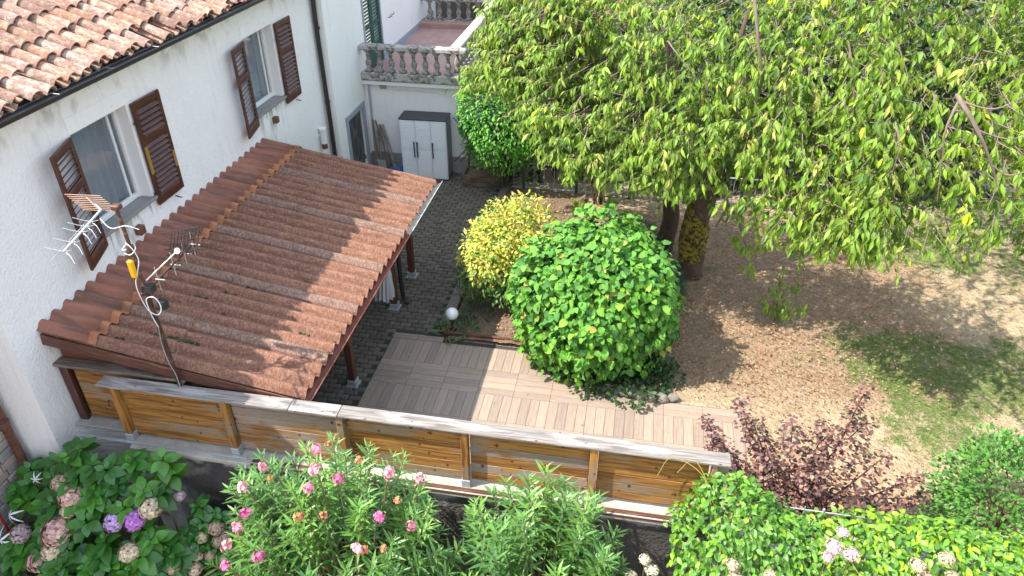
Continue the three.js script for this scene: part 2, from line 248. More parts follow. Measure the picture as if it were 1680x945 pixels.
// ---------------------------------------------------------------- ground
{
  const g = new THREE.PlaneGeometry(600, 600, 1, 1).rotateX(-Math.PI / 2).translate(0, -0.55, -100); struct('ground', uvm(g), M.soil);
  const t = new THREE.BoxGeometry(60, 0.5, 40).translate(20, -0.3, -26.1); struct('terrace_ground', uvm(t), M.soil);
  const nx = 90, nz = 70, lg = new THREE.PlaneGeometry(24, 16, nx, nz).rotateX(-Math.PI / 2); lg.translate(6, 0, -14);
  const p = lg.attributes.position, uv = lg.attributes.uv;
  for (let i = 0; i < p.count; i++) { const X = p.getX(i), Z = p.getZ(i); p.setY(i, (X < -2.9 ? -0.03 : 0) + (fbm((X + 30) / 60, (Z + 40) / 60, 40, 40, 3, 5) - 0.5) * 0.09 * sm(X, 2.2, 3.2) - 0.012 + (X < 2 && Z > -8.85 ? -0.08 : 0)); uv.setXY(i, (X + 6) / 24, (Z + 22) / 24); }
  // only east of the garden bed; the court lies west of it
  const keep = []; const ix = lg.index.array; for (let i = 0; i < ix.length; i += 3) { const cx = (p.getX(ix[i]) + p.getX(ix[i + 1]) + p.getX(ix[i + 2])) / 3; if (cx > -2.95) keep.push(ix[i], ix[i + 1], ix[i + 2]); }
  lg.setIndex(keep); lg.computeVertexNormals(); struct('lawn', lg, M.lawn);
  struct('courtyard_base', bx(3.95, 0.3, 11, -4.98 - 0.02, -0.167, -11.7), M.joint);
  // earth of the planting bed, a little proud and lumpy
  const bg = new THREE.PlaneGeometry(1.9, 6.2, 40, 110).rotateX(-Math.PI / 2).translate(-2.0, 0.05, -13.2), bp = bg.attributes.position;
  for (let i = 0; i < bp.count; i++) bp.setY(i, 0.05 + 0.03 * sm(bp.getX(i), -2.9, -2.5) + (fbm((bp.getX(i) + 9) / 20, (bp.getZ(i) + 30) / 40, 60, 120, 4, 77) - 0.5) * 0.13);
  bg.computeVertexNormals(); struct('bed_soil', uvm(bg), M.soil);
}
// court paving: small concrete pavers in running bond
{
  const court = struct('courtyard', bx(3.7, 0.02, 10.75, -5.05, -0.03, -11.7), M.joint), r = rng(5);
  const geos = [0, 1, 2, 3].map((k) => bx(0.2, 0.05, 0.103, 0, 0, 0, 0.016, null, k * 0.37, k * 0.61)), mats = [0.74, 0.86, 0.95, 1.08].map((k) => S({ map: rep(T.paver, 1.2, 1.2), color: lin(k, k * 0.98, k * 0.95), bumpMap: rep(T.fine, 2, 2), bumpScale: 0.004 }));
  const list = [];
  for (let j = 0; j < 92; j++) for (let i = 0; i < 18; i++) {
    const x = -6.85 + i * 0.215 + (j % 2) * 0.107, z = -6.5 - j * 0.116; if (x > -3.25 || (x > -3.95 && z > -10.22)) continue;
    const p = V(x, 0, z), seen = x > -4.75 + 0.02 * j * 0 && z < -7.4 || z < -13;
    list.push({ x: x + rr(r, -0.003, 0.003), z: z + rr(r, -0.003, 0.003), y: -0.021 + rr(r, -0.009, 0.009), t: rr(r, -0.06, 0.06), tx: rr(r, -0.045, 0.045), k: Math.floor(r() * 4), g: Math.floor(r() * 4), d: p.distanceTo(eye) + (x < -4.6 && z > -12.3 ? 50 : 0) });
  }
  list.sort((a, b) => a.d - b.d);
  list.slice(0, 300).forEach((b) => { const o = part('paver', geos[b.g], mats[b.k], court); o.position.set(b.x, b.y, b.z); o.rotation.set(b.tx, b.t, 0); });
  const rest = list.slice(300), im = new THREE.InstancedMesh(geos[0], mats[3], rest.length), q = new THREE.Object3D();
  rest.forEach((b, i) => { q.position.set(b.x, b.y, b.z); q.rotation.set(b.tx, b.t, 0); q.updateMatrix(); im.setMatrixAt(i, q.matrix); const s = 0.7 + b.k * 0.09; im.setColorAt(i, col(s, s, s * 0.97)); });
  im.name = 'paver_field'; im.userData.kind = 'stuff'; im.receiveShadow = true; court.add(im);
}
// kerb between court and bed, made of concrete lengths
{
  const k = thing('garden_kerb', 'mossy concrete kerb between the paved court and the planting bed', 'kerb'), r = rng(8), kerbM = S({ map: rep(T.conc, 1.4, 1.4), color: lin(0.55, 0.52, 0.46), bumpMap: rep(T.fine, 1, 1), bumpScale: 0.012 });
  for (let i = 0; i < 6; i++) part('kerb_stone', bx(0.2, 0.2, 0.98, -3.09 + rr(r, -0.012, 0.012), -0.02, -10.95 - i * 1.0, 0.012, 'z', i), kerbM, k).rotation.y = rr(r, -0.002, 0.002);
}
// deck of wood-look tiles
{
  const deck = struct('tiled_terrace', bx(5.95, 0.05, 2.94, -0.98, -0.035, -7.665), S({ color: lin(0.17, 0.15, 0.13) })), r = rng(17);
  part('terrace_base', bx(3.2, 0.05, 0.97, -2.35, -0.036, -9.63), M.joint, deck); part('terrace_base', bx(0.93, 0.05, 0.06, -3.49, -0.036, -10.14), M.joint, deck);
  const mats = [[0.95, 0.93, 0.92], [1.03, 0.99, 0.96], [0.84, 0.82, 0.83], [1.09, 1.04, 1.0], [0.9, 0.86, 0.83]].map((c, i) => S({ map: rep(T.deck, 0.9, 1.9), color: lin(...c), roughness: 0.75 }));
  const gv = (w, d, g, k) => bx(w - 0.004, 0.02, d - 0.004, 0, 0, 0, 0.002, g, k * 0.311, k * 0.173), cache = {};
  const put = (x, z, w, d, g) => { const k = Math.floor(r() * 7), key = [w.toFixed(3), d.toFixed(3), g, k].join(); cache[key] ||= gv(w, d, g, k); const m = Math.floor(Math.pow(r(), 1.2) * 5), o = part('tile', cache[key], mats[m], deck); o.position.set(x, 0.0 + rr(r, -0.0008, 0.0008), z); };
  const inside = (x, z) => x > -3.96 && x < 2.02 && (z > -9.13 || (x < -0.9 && z > -10.02 - 0.0) || (x < -0.2 && z > -9.5));
  for (let i = 0; i < 2; i++) put(-3.72 + i * 0.46, -10.085, 0.46, 0.15, 'x');
  const rows = [['v', -10.0], ['h', -9.4], ['v', -8.8], ['h', -8.2], ['v', -7.6], ['h', -7.0]];
  for (const [kind, z0] of rows) {
    if (kind === 'v') for (let i = 0; i < 40; i++) { const x = -3.945 + 0.075 + i * 0.15; const d0 = 0.6; if (inside(x, z0 + 0.3)) put(x, z0 + d0 / 2, 0.15, d0, 'z'); else if (inside(x, z0 + 0.45)) put(x, z0 + 0.45, 0.15, 0.3, 'z'); }
    else for (let j = 0; j < 4; j++) for (let i = 0; i < 10; i++) { const x = -3.945 + 0.3 + i * 0.6 + 0, z = z0 + 0.075 + j * 0.15; if (inside(x, z)) put(x, z, 0.6, 0.15, 'x'); }
  }
  // timber edging of the bed behind the terrace
  const e = thing('bed_edging', 'low timber edging between the terrace and the planting bed', 'edging');
  part('board', bx(1.2, 0.13, 0.05, -2.45, 0.05, -10.2, 0.006, 'x', 3), M.brown, e); part('board', bx(1.05, 0.11, 0.05, -1.3, 0.045, -10.21, 0.006, 'x', 1), M.brown, e);
}
// rough stones under the round shrub
{
  const r = rng(23), b = thing('stone_border', 'row of rough stones edging the bed under the round shrub', 'border'), borderM = S({ map: rep(T.conc, 1.4, 1.4), color: lin(0.6, 0.56, 0.5) });
  const g0 = new THREE.IcosahedronGeometry(1, 1);
  for (let i = 0; i < 13; i++) { const t = i / 12, x = -1.1 + t * 2.1, z = -9.75 + 0.6 * Math.sin(t * 2.0) + rr(r, -0.03, 0.03); const g = g0.clone(), p = g.attributes.position; const w = rr(r, 0.09, 0.14), h = rr(r, 0.07, 0.11); for (let k = 0; k < p.count; k++) { const q = 0.82 + 0.3 * hash(Math.round(p.getX(k) * 50), Math.round(p.getY(k) * 50 + p.getZ(k) * 90), i); p.setXYZ(k, p.getX(k) * w * q, p.getY(k) * h * q, p.getZ(k) * w * 0.8 * q); } g.computeVertexNormals(); part('stone', uvm(g), borderM, b).position.set(x, 0.04, z); }
}

// ---------------------------------------------------------------- house with the tiled roof
const WX = -6.98;
function wallWithHoles(z0, z1, y0, y1, holes, x, th) { // a wall in the plane X = x, z0 > z1
  const s = new THREE.Shape(); s.moveTo(-z0, y0); s.lineTo(-z1, y0); s.lineTo(-z1, y1); s.lineTo(-z0, y1); s.closePath();
  for (const [a, b, c, d] of holes) { const h = new THREE.Path(); h.moveTo(-a, c); h.lineTo(-a, d); h.lineTo(-b, d); h.lineTo(-b, c); h.closePath(); s.holes.push(h); }
  const g = new THREE.ExtrudeGeometry(s, { depth: th, bevelEnabled: false }); g.rotateY(Math.PI / 2); g.translate(x - th, 0, 0); return uvm(g);
}
const house = thing('house', 'white stuccoed house with a weathered clay tile roof and two brown shuttered windows', 'house');
const WIN = [[-7.62, -8.78, 3.13, 4.55], [-12.15, -13.3, 3.15, 4.56]];
part('wall', merge([wallWithHoles(-5.7, -15.2, -0.55, 5.12, WIN, WX, 0.3), bx(4, 5.67, 0.3, -9.28, 2.285, -5.855), bx(4.3, 5.67, 0.3, -9.4, 2.285, -15.05), bx(0.3, 5.67, 9.0, -11.43, 2.285, -10.4)]), M.stucco, house);
WIN.forEach(([za, zb, ya, yb], wi) => {
  const w = sub('window', house), zc = (za + zb) / 2, wd = za - zb, hg = yb - ya, yc = (ya + yb) / 2, x = WX - 0.2;
  w.userData.label = wi ? 'shuttered window nearer the downpipe' : 'shuttered window nearer the antenna';
  // smooth white plaster surround, flush band round the opening
  part('surround', merge([bx(0.012, hg + 0.22, 0.11, WX + 0.004, yc + 0.1, zb - 0.055), bx(0.012, 0.2, wd, WX + 0.004, yb + 0.1, zc)]), M.smooth, w);
  const f = 0.055; part('frame', merge([bx(0.06, hg, f, x, yc, za - f / 2, 0.006), bx(0.06, hg, f, x, yc, zb + f / 2, 0.006), bx(0.06, f, wd - 2 * f, x, yb - f / 2, zc, 0.006), bx(0.06, f * 1.3, wd - 2 * f, x, ya + f * 0.65 + 0.02, zc, 0.006), bx(0.03, hg - 2 * f, 0.03, x + 0.012, yc, zb + 0.2, 0.004)]), M.white, w);
  part('reveal', merge([bx(0.19, hg, 0.012, WX - 0.09, yc, zb + 0.006), bx(0.19, hg, 0.012, WX - 0.09, yc, za - 0.006), bx(0.19, 0.012, wd - 0.024, WX - 0.09, yb - 0.006, zc)]), M.white, w);
  part('pane', bx(0.006, hg - 2 * f, wd - 2 * f, x - 0.012, yc, zc), M.glass, w);
  part('sill', bx(0.38, 0.05, wd + 0.1, WX - 0.13, ya - 0.012, zc - 0.02, 0.006), M.sillGrey, w);
  const cp = new THREE.PlaneGeometry(wd, hg, 120, 1), p = cp.attributes.position; for (let i = 0; i < p.count; i++) { const u = p.getX(i); p.setZ(i, 0.03 * Math.sin(u * 30 + Math.sin(u * 7) * 2) * (u > 0.1 ? 1 : 0.35)); } cp.rotateY(Math.PI / 2); cp.computeVertexNormals(); cp.translate(x - 0.1, yc, zc); part('curtain', cp, M.curtain, w);
});
part('interior_wall', bx(0.05, 2.4, 8.5, -7.75, 3.8, -10.4), S({ color: lin(0.2, 0.19, 0.18) }), house);
// louvred shutters: a Group at the hinge, leaf along +x, outer side +z
function shutter(w, h, worn) {
  const g = new THREE.Group(), st = 0.085, t = 0.035, mid = h * 0.36;
  part('shutter_frame', merge([bx(st, h, t, st / 2, 0, 0, 0.006, 'y', 1), bx(st, h, t, w - st / 2, 0, 0, 0.006, 'y', 2), bx(w - 2 * st, 0.1, t, w / 2, h / 2 - 0.05, 0, 0.004, 'x'), bx(w - 2 * st, 0.17, t, w / 2, -h / 2 + 0.085, 0, 0.004, 'x'), bx(w - 2 * st, 0.11, t, w / 2, h / 2 - mid, 0, 0.004, 'x')]), M.shutter, g);
  const zone = (y0, y1, n) => { for (let i = 0; i < n; i++) { const s = bx(w - 2 * st + 0.004, 0.011, 0.082, 0, 0, 0, 0, 'x', i); s.rotateX(0.82); s.translate(w / 2, y0 + (y1 - y0) * (i + 0.5) / n, 0); part('slat', s, M.shutter, g); } };
  zone(h / 2 - 0.1 - 0.01, h / 2 - mid + 0.055, 5); zone(h / 2 - mid - 0.055, -h / 2 + 0.17, 10);
  if (worn) { part('worn_patch', bx(0.07, 0.42, 0.002, 0.046, -0.08, t / 2 + 0.0015), M.shutterWorn, g); part('worn_patch', bx(0.055, 0.26, 0.002, w - 0.04, -0.28, t / 2 + 0.0015), M.shutterWorn, g); }
  for (const q of [0.33, -0.36]) part('hinge', bx(0.1, 0.03, 0.01, -0.02, h * q, t / 2 + 0.004), M.dark, g);
  return g;
}
WIN.forEach(([za, zb, ya, yb], i) => {
  const yc = 3.755 + i * 0.005;
  const R = shutter(0.67, 1.56, i === 0); R.name = numbered('shutter'); R.rotation.y = Math.PI / 2; R.position.set(WX + 0.045, yc, zb - 0.04); R.userData.label = i ? 'far shutter, brown louvred' : 'far shutter with a worn yellow patch'; house.add(R);
  const L = shutter(0.67, 1.56, false); L.name = numbered('shutter'); L.rotation.y = -Math.PI / 2 + (i ? 0.2 : 0.33); L.scale.z = 1; L.position.set(WX + 0.03, yc, za + 0.02); house.add(L);
});
// gutter and downpipe
{
  const n = 40, pr = []; for (let i = 0; i <= 10; i++) { const a = Math.PI + i / 10 * Math.PI; pr.push([Math.cos(a) * 0.07, Math.sin(a) * 0.07]); } for (let i = 10; i >= 0; i--) { const a = Math.PI + i / 10 * Math.PI; pr.push([Math.cos(a) * 0.064, Math.sin(a) * 0.064]); }
  const s = new THREE.Shape(pr.map(([a, b]) => new THREE.Vector2(a, b))); const g = new THREE.ExtrudeGeometry(s, { depth: 13.2, bevelEnabled: false }); g.translate(-6.6, 5.22, -15.25);
  part('gutter', merge([g, rod([-6.53, 5.225, -15.25], [-6.53, 5.225, -2.05], 0.009, 6)]), M.gutter, house);
  for (let i = 0; i < 9; i++) part('bracket', merge([rod([-6.68, 5.24, -6.2 - i * 1.0], [-6.525, 5.236, -6.2 - i * 1.0], 0.007, 5)]), M.zinc, house);
  part('downpipe', merge([tube([[-6.6, 5.16, -15.13], [-6.62, 5.02, -15.13], [-6.86, 4.82, -15.13], [-6.89, 4.6, -15.13], [-6.89, 2, -15.13], [-6.89, 0.02, -15.13]], 0.048, 60, 10), rod([-6.89, 4.0, -15.13], [-6.89, 4.06, -15.13], 0.058, 10), rod([-6.89, 2.4, -15.13], [-6.89, 2.46, -15.13], 0.058, 10), rod([-6.6, 4.98, -15.13], [-6.6, 5.17, -15.13], 0.075, 10)]), M.gutter, house);
  part('eave_board', merge([bx(0.36, 0.05, 13.2, -6.82, 5.16, -8.65)]), S({ color: lin(0.55, 0.54, 0.52) }), house);
}
// small fittings on the wall
{
  const tc = S({ color: lin(0.15, 0.055, 0.035), roughness: 0.6 });
  part('vent_box', bx(0.11, 0.13, 0.12, WX + 0.055, 2.86, -8.26, 0.008), tc, house); part('vent_box', bx(0.1, 0.12, 0.11, WX + 0.05, 2.87, -12.75, 0.008), tc, house);
  part('vent_pipe', merge([rod([WX + 0.09, 1.62, -14.66], [WX + 0.09, 1.95, -14.66], 0.07, 12), rod([WX + 0.09, 1.93, -14.66], [WX + 0.09, 1.98, -14.66], 0.085, 12), rod([WX, 1.8, -14.66], [WX + 0.09, 1.8, -14.66], 0.03, 8)]), M.whiteP, house);
  part('vent_pipe', rod([WX + 0.09, 1.5, -14.66], [WX + 0.09, 1.62, -14.66], 0.065, 12), tc, house);
  part('cable', tube([[WX + 0.02, 2.8, -12.75], [WX + 0.015, 2.6, -12.78], [WX + 0.02, 2.45, -12.7]], 0.008, 12, 5), M.whiteP, house);
  part('shutter_stop', rod([WX, 2.9, -9.3], [WX + 0.1, 2.88, -9.3], 0.01, 5), M.dark, house); part('shutter_stop', rod([WX, 2.9, -13.85], [WX + 0.1, 2.88, -13.85], 0.01, 5), M.dark, house);
}
{ // rain streaks under the sills and the gutter
  const mk = (seed) => tex(256, 256, (u, v) => { const st = fbm(u, v, 22, 2, 3, seed), e = sm(u, 0, 0.15) * sm(u, 1, 0.85); return sm(st, 0.42, 0.8) * Math.pow(v, 1.3) * e * 0.55; }, false), A1 = mk(801), A2 = mk(802);
  const stain = (w, h, y, z, al) => { const g = new THREE.PlaneGeometry(w, h); g.rotateY(Math.PI / 2); g.translate(WX + 0.006, y, z); const m = S({ color: lin(0.3, 0.28, 0.24), alphaMap: al, transparent: true, roughness: 1 }); part('stain', g, m, house); };
  stain(1.3, 0.7, 2.72, -8.2, A1); stain(1.25, 0.7, 2.74, -12.75, A2); stain(3.4, 0.55, 4.84, -7.7, A2); stain(3.6, 0.5, 4.86, -11.2, A1); stain(1.8, 0.5, 4.86, -14.1, A2);
}
// clay tiles (coppi): a tapered half barrel, wide end down the slope
const SL = Math.atan(0.42);
function coppo(L, r0, r1, up) { // axis along -x (from eave up the slope), arch up or trough
  const n = 8, pos = [], uv = [], idx = [], t = 0.014, ring = (x, r, o) => { for (let i = 0; i <= n; i++) { const a = Math.PI * (0.04 + 0.92 * i / n); pos.push(x, (Math.sin(a) * r - 0) * (up ? 1 : -1), Math.cos(a) * r); uv.push(-x + o, i / n * 0.3); } };
  ring(0, r0, 0); ring(-L, r1, 0); ring(0, r0 - t, 0.1); ring(-L, r1 - t, 0.1); const k = n + 1;
  const quad = (a, b, c, d) => up ? idx.push(a, b, c, b, d, c) : idx.push(a, c, b, b, c, d);
  for (let i = 0; i < n; i++) { quad(i, i + 1, k + i, k + i + 1); quad(2 * k + i + 1, 2 * k + i, 3 * k + i + 1, 3 * k + i); quad(i + 1, i, 2 * k + i + 1, 2 * k + i); }
  quad(0, k, 2 * k, 3 * k); quad(k + n, n, 3 * k + n, 2 * k + n);
  const g = new THREE.BufferGeometry(); g.setAttribute('position', new THREE.Float32BufferAttribute(pos, 3)); g.setAttribute('uv', new THREE.Float32BufferAttribute(uv, 2)); g.setIndex(idx); return toCreasedNormals(g, 0.9);
}
{
  const roof = sub('roof', house), r = rng(31), pitch = 0.212, ex = 0.37;
  const deckG = bx(5.6, 0.06, 13.2, -2.8 + 0.0, -0.06, -8.65); deckG.rotateZ(-SL); deckG.translate(-6.74, 5.28, 0); part('roof_deck', deckG, M.dark, roof);
  const back = bx(5.6, 0.06, 13.2, 2.8, 0, -8.65); back.rotateZ(SL); back.translate(-6.62 - 2 * 5.6 * Math.cos(SL), 5.2, 0); part('roof_deck', back, M.dark, roof);
  const covers = [0, 1, 2, 3, 4, 5].map((k) => { const g = coppo(0.46 + 0.006 * k, 0.094, 0.074, true), u = g.attributes.uv; for (let i = 0; i < u.count; i++) u.setXY(i, u.getX(i) + k * 0.37, u.getY(i) + k * 0.53); return g; });
  const pans = [0, 1, 2].map((k) => { const g = coppo(0.46, 0.075, 0.092, false), u = g.attributes.uv; for (let i = 0; i < u.count; i++) u.setXY(i, u.getX(i) + k * 0.29 + 0.1, u.getY(i) + k * 0.43); return g; });
  const mats = [[0.9, 0.88, 0.88], [1.08, 0.96, 0.9], [1.0, 1.02, 1.06], [0.74, 0.68, 0.66], [1.15, 1.06, 1.0], [0.95, 0.82, 0.72]].map((c) => S({ map: rep(T.tile, 0.9, 0.9), color: lin(...c), bumpMap: rep(T.fine, 2, 2), bumpScale: 0.006 }));
  const list = [];
  for (let c = 0; c < 62; c++) for (let rw = 0; rw < 15; rw++) {
    const z = -2.2 - c * pitch, wob = (hash(c, 3, 9) - 0.5) * 0.1;
    for (const up of [1, 0]) {
      const s = rw * ex + (up ? 0 : 0.05) + wob * (up ? 1.4 : 0.3) + rr(r, -0.05, 0.05), o = new THREE.Object3D(); if (s < -0.05) continue;
      o.rotation.order = 'YZX'; o.rotation.set(rr(r, -0.12, 0.12), rr(r, -0.09, 0.09), -SL + 0.05 + rr(r, -0.035, 0.035));
      o.position.set(-6.53 - s * Math.cos(SL), 5.225 + s * Math.sin(SL) + (up ? 0.075 : 0.085), z - (up ? 0 : pitch / 2) + rr(r, -0.012, 0.012)); o.updateMatrix();
      const v = o.position.clone(); const d = v.distanceTo(eye); v.project(camera); const vis = v.x > -1.06 && v.x < 1 && v.y < 1.08;
      list.push({ o, up, k: Math.floor(r() * 6), m: Math.floor(r() * 6), vis, d: d + (up ? 0 : 1.6) });
    }
  }
  const vis = list.filter((t) => t.vis).sort((a, b) => a.d - b.d), parts = new Set(vis.slice(0, 300));
  for (const t of parts) { const q = part('tile', t.up ? covers[t.k] : pans[t.k % 3], mats[t.m], roof); q.position.copy(t.o.position); q.quaternion.copy(t.o.quaternion); }
  const rest = list.filter((t) => !parts.has(t));
  for (const up of [1, 0]) { const l = rest.filter((t) => t.up === up), im = new THREE.InstancedMesh(up ? covers[0] : pans[0], mats[2], l.length); l.forEach((t, i) => { im.setMatrixAt(i, t.o.matrix); const a = 0.7 + t.m * 0.09; im.setColorAt(i, col(a, a * 0.95, a * 0.92)); }); im.name = numbered('tile_field'); im.userData.kind = 'stuff'; im.castShadow = true; roof.add(im); }
}
// stone clad side wall running towards the viewer at the left, with its pipe
{
  const w = thing('stone_wall', 'wall clad in pale courses of stone beside the house corner', 'wall'), r = rng(41);
  part('core', bx(0.3, 5.5, 4.0, -7.78, 2.25, -3.68), M.conc, w);
  const mats = [[1.1, 1.06, 1.02], [0.85, 0.86, 0.9], [1.25, 1.16, 1.04], [0.95, 0.85, 0.76], [0.75, 0.78, 0.85]].map((c) => S({ map: rep(T.stone, 1, 1), color: lin(...c), bumpMap: rep(T.fine, 1, 1), bumpScale: 0.01 }));
  let y = -0.4, row = 0; while (y < 2.6) { const h = rr(r, 0.1, 0.16); let z = -5.66; while (z < -3.4) { const l = rr(r, 0.22, 0.45); part('stone', bx(0.05, h - 0.014, l - 0.014, -7.605 + rr(r, -0.008, 0.008), y + h / 2, z + l / 2, 0.01, 'z', row * 0.3, z), mats[Math.floor(r() * 5)], w); z += l; } y += h; row++; }
  part('upper_render', bx(0.05, 2.35, 3.9, -7.61, 3.8, -3.72), M.stucco, w);
  const p = thing('drain_pipe', 'brown drain pipe in the corner of the stone clad wall', 'pipe'); part('pipe', merge([rod([-7.5, -0.3, -5.58], [-7.5, 4.9, -5.58], 0.055, 12)]), M.brown, p); part('collar', rod([-7.5, 1.45, -5.58], [-7.5, 1.52, -5.58], 0.066, 12), M.brown, p);
  const red = thing('red_pipe', 'thin red pipe standing against the stone clad wall', 'pipe'); part('pipe', rod([-7.5, -0.4, -4.98], [-7.5, 1.6, -4.98], 0.018, 8), S({ color: lin(0.25, 0.015, 0.02), roughness: 0.5 }), red);
  const hose = thing('garden_hose', 'violet blue hose curled by the house corner behind the hydrangea', 'hose'); part('hose', tube([[-6.75, 0.5, -5.45], [-6.95, 0.62, -5.5], [-7.15, 0.72, -5.42], [-7.25, 0.58, -5.3], [-7.1, 0.4, -5.28], [-6.95, 0.62, -5.36], [-6.98, 0.9, -5.5], [-7.05, 0.75, -5.5], [-7.15, 0.3, -5.4]], 0.028, 60, 8), S({ color: lin(0.12, 0.11, 0.42), roughness: 0.4 }), hose);
  const hose2 = thing('garden_hose', 'thin green hose hanging beside the violet hose', 'hose'); part('hose', tube([[-7.3, 0.9, -5.5], [-7.22, 0.75, -5.45], [-7.15, 0.6, -5.42], [-7.12, 0.4, -5.4]], 0.016, 20, 6), S({ color: lin(0.02, 0.17, 0.12), roughness: 0.4 }), hose2);
}
// ---------------------------------------------------------------- second house wing, with doors, and the terrace annex
{
  const X2 = -6.75, w = thing('house_wing', 'smooth white house wing with a green shuttered door and a grey slatted door', 'house');
  part('wall', merge([wallWithHoles(-15.2, -24, -0.5, 5.2, [[-15.72, -16.85, -0.02, 1.84], [-17.5, -18.68, 2.36, 4.5]], X2, 0.3), bx(4.2, 5.7, 0.3, -9.15, 2.35, -23.85)]), M.smooth, w);
  const roof = bx(5.4, 0.2, 9.0, -2.7, 0, -19.6); roof.rotateZ(-SL); roof.translate(-6.42, 5.3, 0); part('roof', roof, S({ map: rep(T.tile, 0.6, 0.6) }), w);
  const d = sub('door', w); d.userData.label = 'grey slatted cellar door in a blue grey frame';
  part('door_frame', merge([bx(0.05, 1.9, 0.12, X2 + 0.01, 0.9, -15.72, 0.005), bx(0.05, 1.9, 0.12, X2 + 0.01, 0.9, -16.85, 0.005), bx(0.05, 0.13, 1.01, X2 + 0.01, 1.79, -16.285, 0.005)]), M.greyBlue, d);
  part('door_panel', bx(0.04, 1.75, 1.02, X2 - 0.1, 0.86, -16.285), S({ color: lin(0.16, 0.17, 0.19) }), d);
  for (let i = 0; i < 9; i++) part('slat', bx(0.025, 1.28, 0.06, X2 - 0.06, 1.06, -15.85 - i * 0.109, 0.004, 'y', i), M.greyDoor, d);
  part('rail', bx(0.035, 0.09, 1.0, X2 - 0.055, 0.42, -16.285, 0.004, 'z'), M.greyDoor, d);
  const gd = sub('door', w); gd.userData.label = 'dark green louvred balcony door';
  for (const s of [0, 1]) { const zc = -17.8 - s * 0.585; part('door_leaf', merge([bx(0.05, 2.12, 0.08, X2 - 0.03, 3.42, zc + 0.25, 0.005), bx(0.05, 2.12, 0.08, X2 - 0.03, 3.42, zc - 0.25, 0.005), bx(0.05, 0.1, 0.42, X2 - 0.03, 4.43, zc), bx(0.05, 0.55, 0.42, X2 - 0.03, 2.64, zc), bx(0.05, 0.1, 0.42, X2 - 0.03, 3.4, zc)]), M.green, gd); for (let i = 0; i < 18; i++) { const g = bx(0.05, 0.01, 0.42); g.rotateZ(-0.7); g.translate(X2 - 0.03, 2.97 + i * 0.08, zc); part('slat', g, M.green, gd); } }
  part('door_frame', merge([bx(0.04, 2.2, 0.06, X2 + 0.008, 3.44, -17.47), bx(0.04, 2.2, 0.06, X2 + 0.008, 3.44, -18.71)]), M.greyBlue, gd);
  part('plinth', merge([bx(0.02, 0.42, 0.3, X2 + 0.008, 0.2, -17.0)]), M.conc, w);
  part('skirting', bx(0.02, 0.16, 4.9, X2 + 0.008, 2.44, -21.2), M.greyBlue, w);
  for (const [y, z] of [[3.3, -19.3], [3.29, -19.45], [3.31, -19.62]]) part('hook', tube([[X2, y, z], [X2 + 0.06, y, z], [X2 + 0.07, y + 0.07, z]], 0.008, 8, 5), M.dark, w);
  // terrace annex
  const a = thing('terrace_annex', 'low white annex carrying a balustraded terrace at the end of the court', 'annex');
  part('wall', merge([bx(2.55, 2.3, 0.25, -5.475, 1.13, -17.28), bx(0.25, 2.3, 5.2, -4.325, 1.13, -20.0)]), M.smooth, a);
  part('plinth', bx(2.55, 0.44, 0.03, -5.475, 0.2, -17.142), M.conc, a);
  part('slab', bx(2.62, 0.1, 5.75, -5.44, 2.29, -19.85, 0.008), M.white, a); part('floor', bx(2.3, 0.03, 5.2, -5.6, 2.352, -19.75), M.pink, a); part('step', bx(2.1, 0.16, 0.3, -5.7, 2.44, -22.2, 0.01), M.pink, a);
  const prof = [[0, 0], [0.1, 0], [0.1, 0.05], [0.07, 0.06], [0.045, 0.1], [0.075, 0.17], [0.078, 0.22], [0.05, 0.31], [0.035, 0.37], [0.055, 0.4], [0.035, 0.43], [0.06, 0.46], [0.09, 0.49], [0.09, 0.54]].map(([x, y]) => new THREE.Vector2(x, y)), bg = new THREE.LatheGeometry(prof, 12);
  part('balustrade_base', merge([bx(2.6, 0.2, 0.24, -5.45, 2.45, -17.06, 0.02), bx(0.24, 0.2, 5.0, -4.42, 2.45, -19.7, 0.02), bx(2.3, 0.2, 0.22, -5.6, 2.45, -22.45, 0.02)]), M.balus, a);
  for (let i = 0; i < 8; i++) part('baluster', bg, M.balus, a).position.set(-6.56 + i * 0.285, 2.55, -17.06);
  for (let i = 0; i < 16; i++) part('baluster', bg, M.balus, a).position.set(-4.42, 2.55, -17.4 - i * 0.31);
  for (let i = 0; i < 7; i++) part('baluster', bg, M.balus, a).position.set(-6.5 + i * 0.3, 2.55, -22.45);
  part('handrail', bx(2.66, 0.11, 0.26, -5.43, 3.145, -17.06, 0.02), M.balus, a); part('handrail', bx(0.26, 0.11, 5.2, -4.42, 3.143, -19.8, 0.02), M.concPale, a); part('handrail', bx(2.3, 0.11, 0.24, -5.6, 3.14, -22.45, 0.02), M.balus, a);
  part('drain_pipe', tube([[-6.64, 2.25, -17.1], [-6.64, 1.2, -17.1], [-6.64, 0.05, -17.1]], 0.03, 10, 8), M.zinc, a);
  part('junction_box', bx(0.16, 0.08, 0.06, -6.28, 2.15, -17.12, 0.006), S({ color: lin(0.42, 0.3, 0.2) }), a);
  part('cable', tube([[-6.2, 2.13, -17.13], [-5.9, 2.08, -17.14], [-5.4, 2.1, -17.14], [-4.6, 2.02, -17.14]], 0.007, 24, 5), M.whiteP, a);
}
{ const w = thing('garden_wall', 'dark weathered wall behind the far balustrade of the terrace', 'wall'); part('wall', bx(3.2, 4.2, 0.3, -5.3, 2.1, -24.6), S({ map: rep(T.conc, 0.5, 0.5), color: lin(0.3, 0.29, 0.25), bumpMap: rep(T.fine, 0.6, 0.6), bumpScale: 0.02 }), w); part('coping', bx(3.3, 0.08, 0.4, -5.3, 4.24, -24.6, 0.01), M.conc, w); }
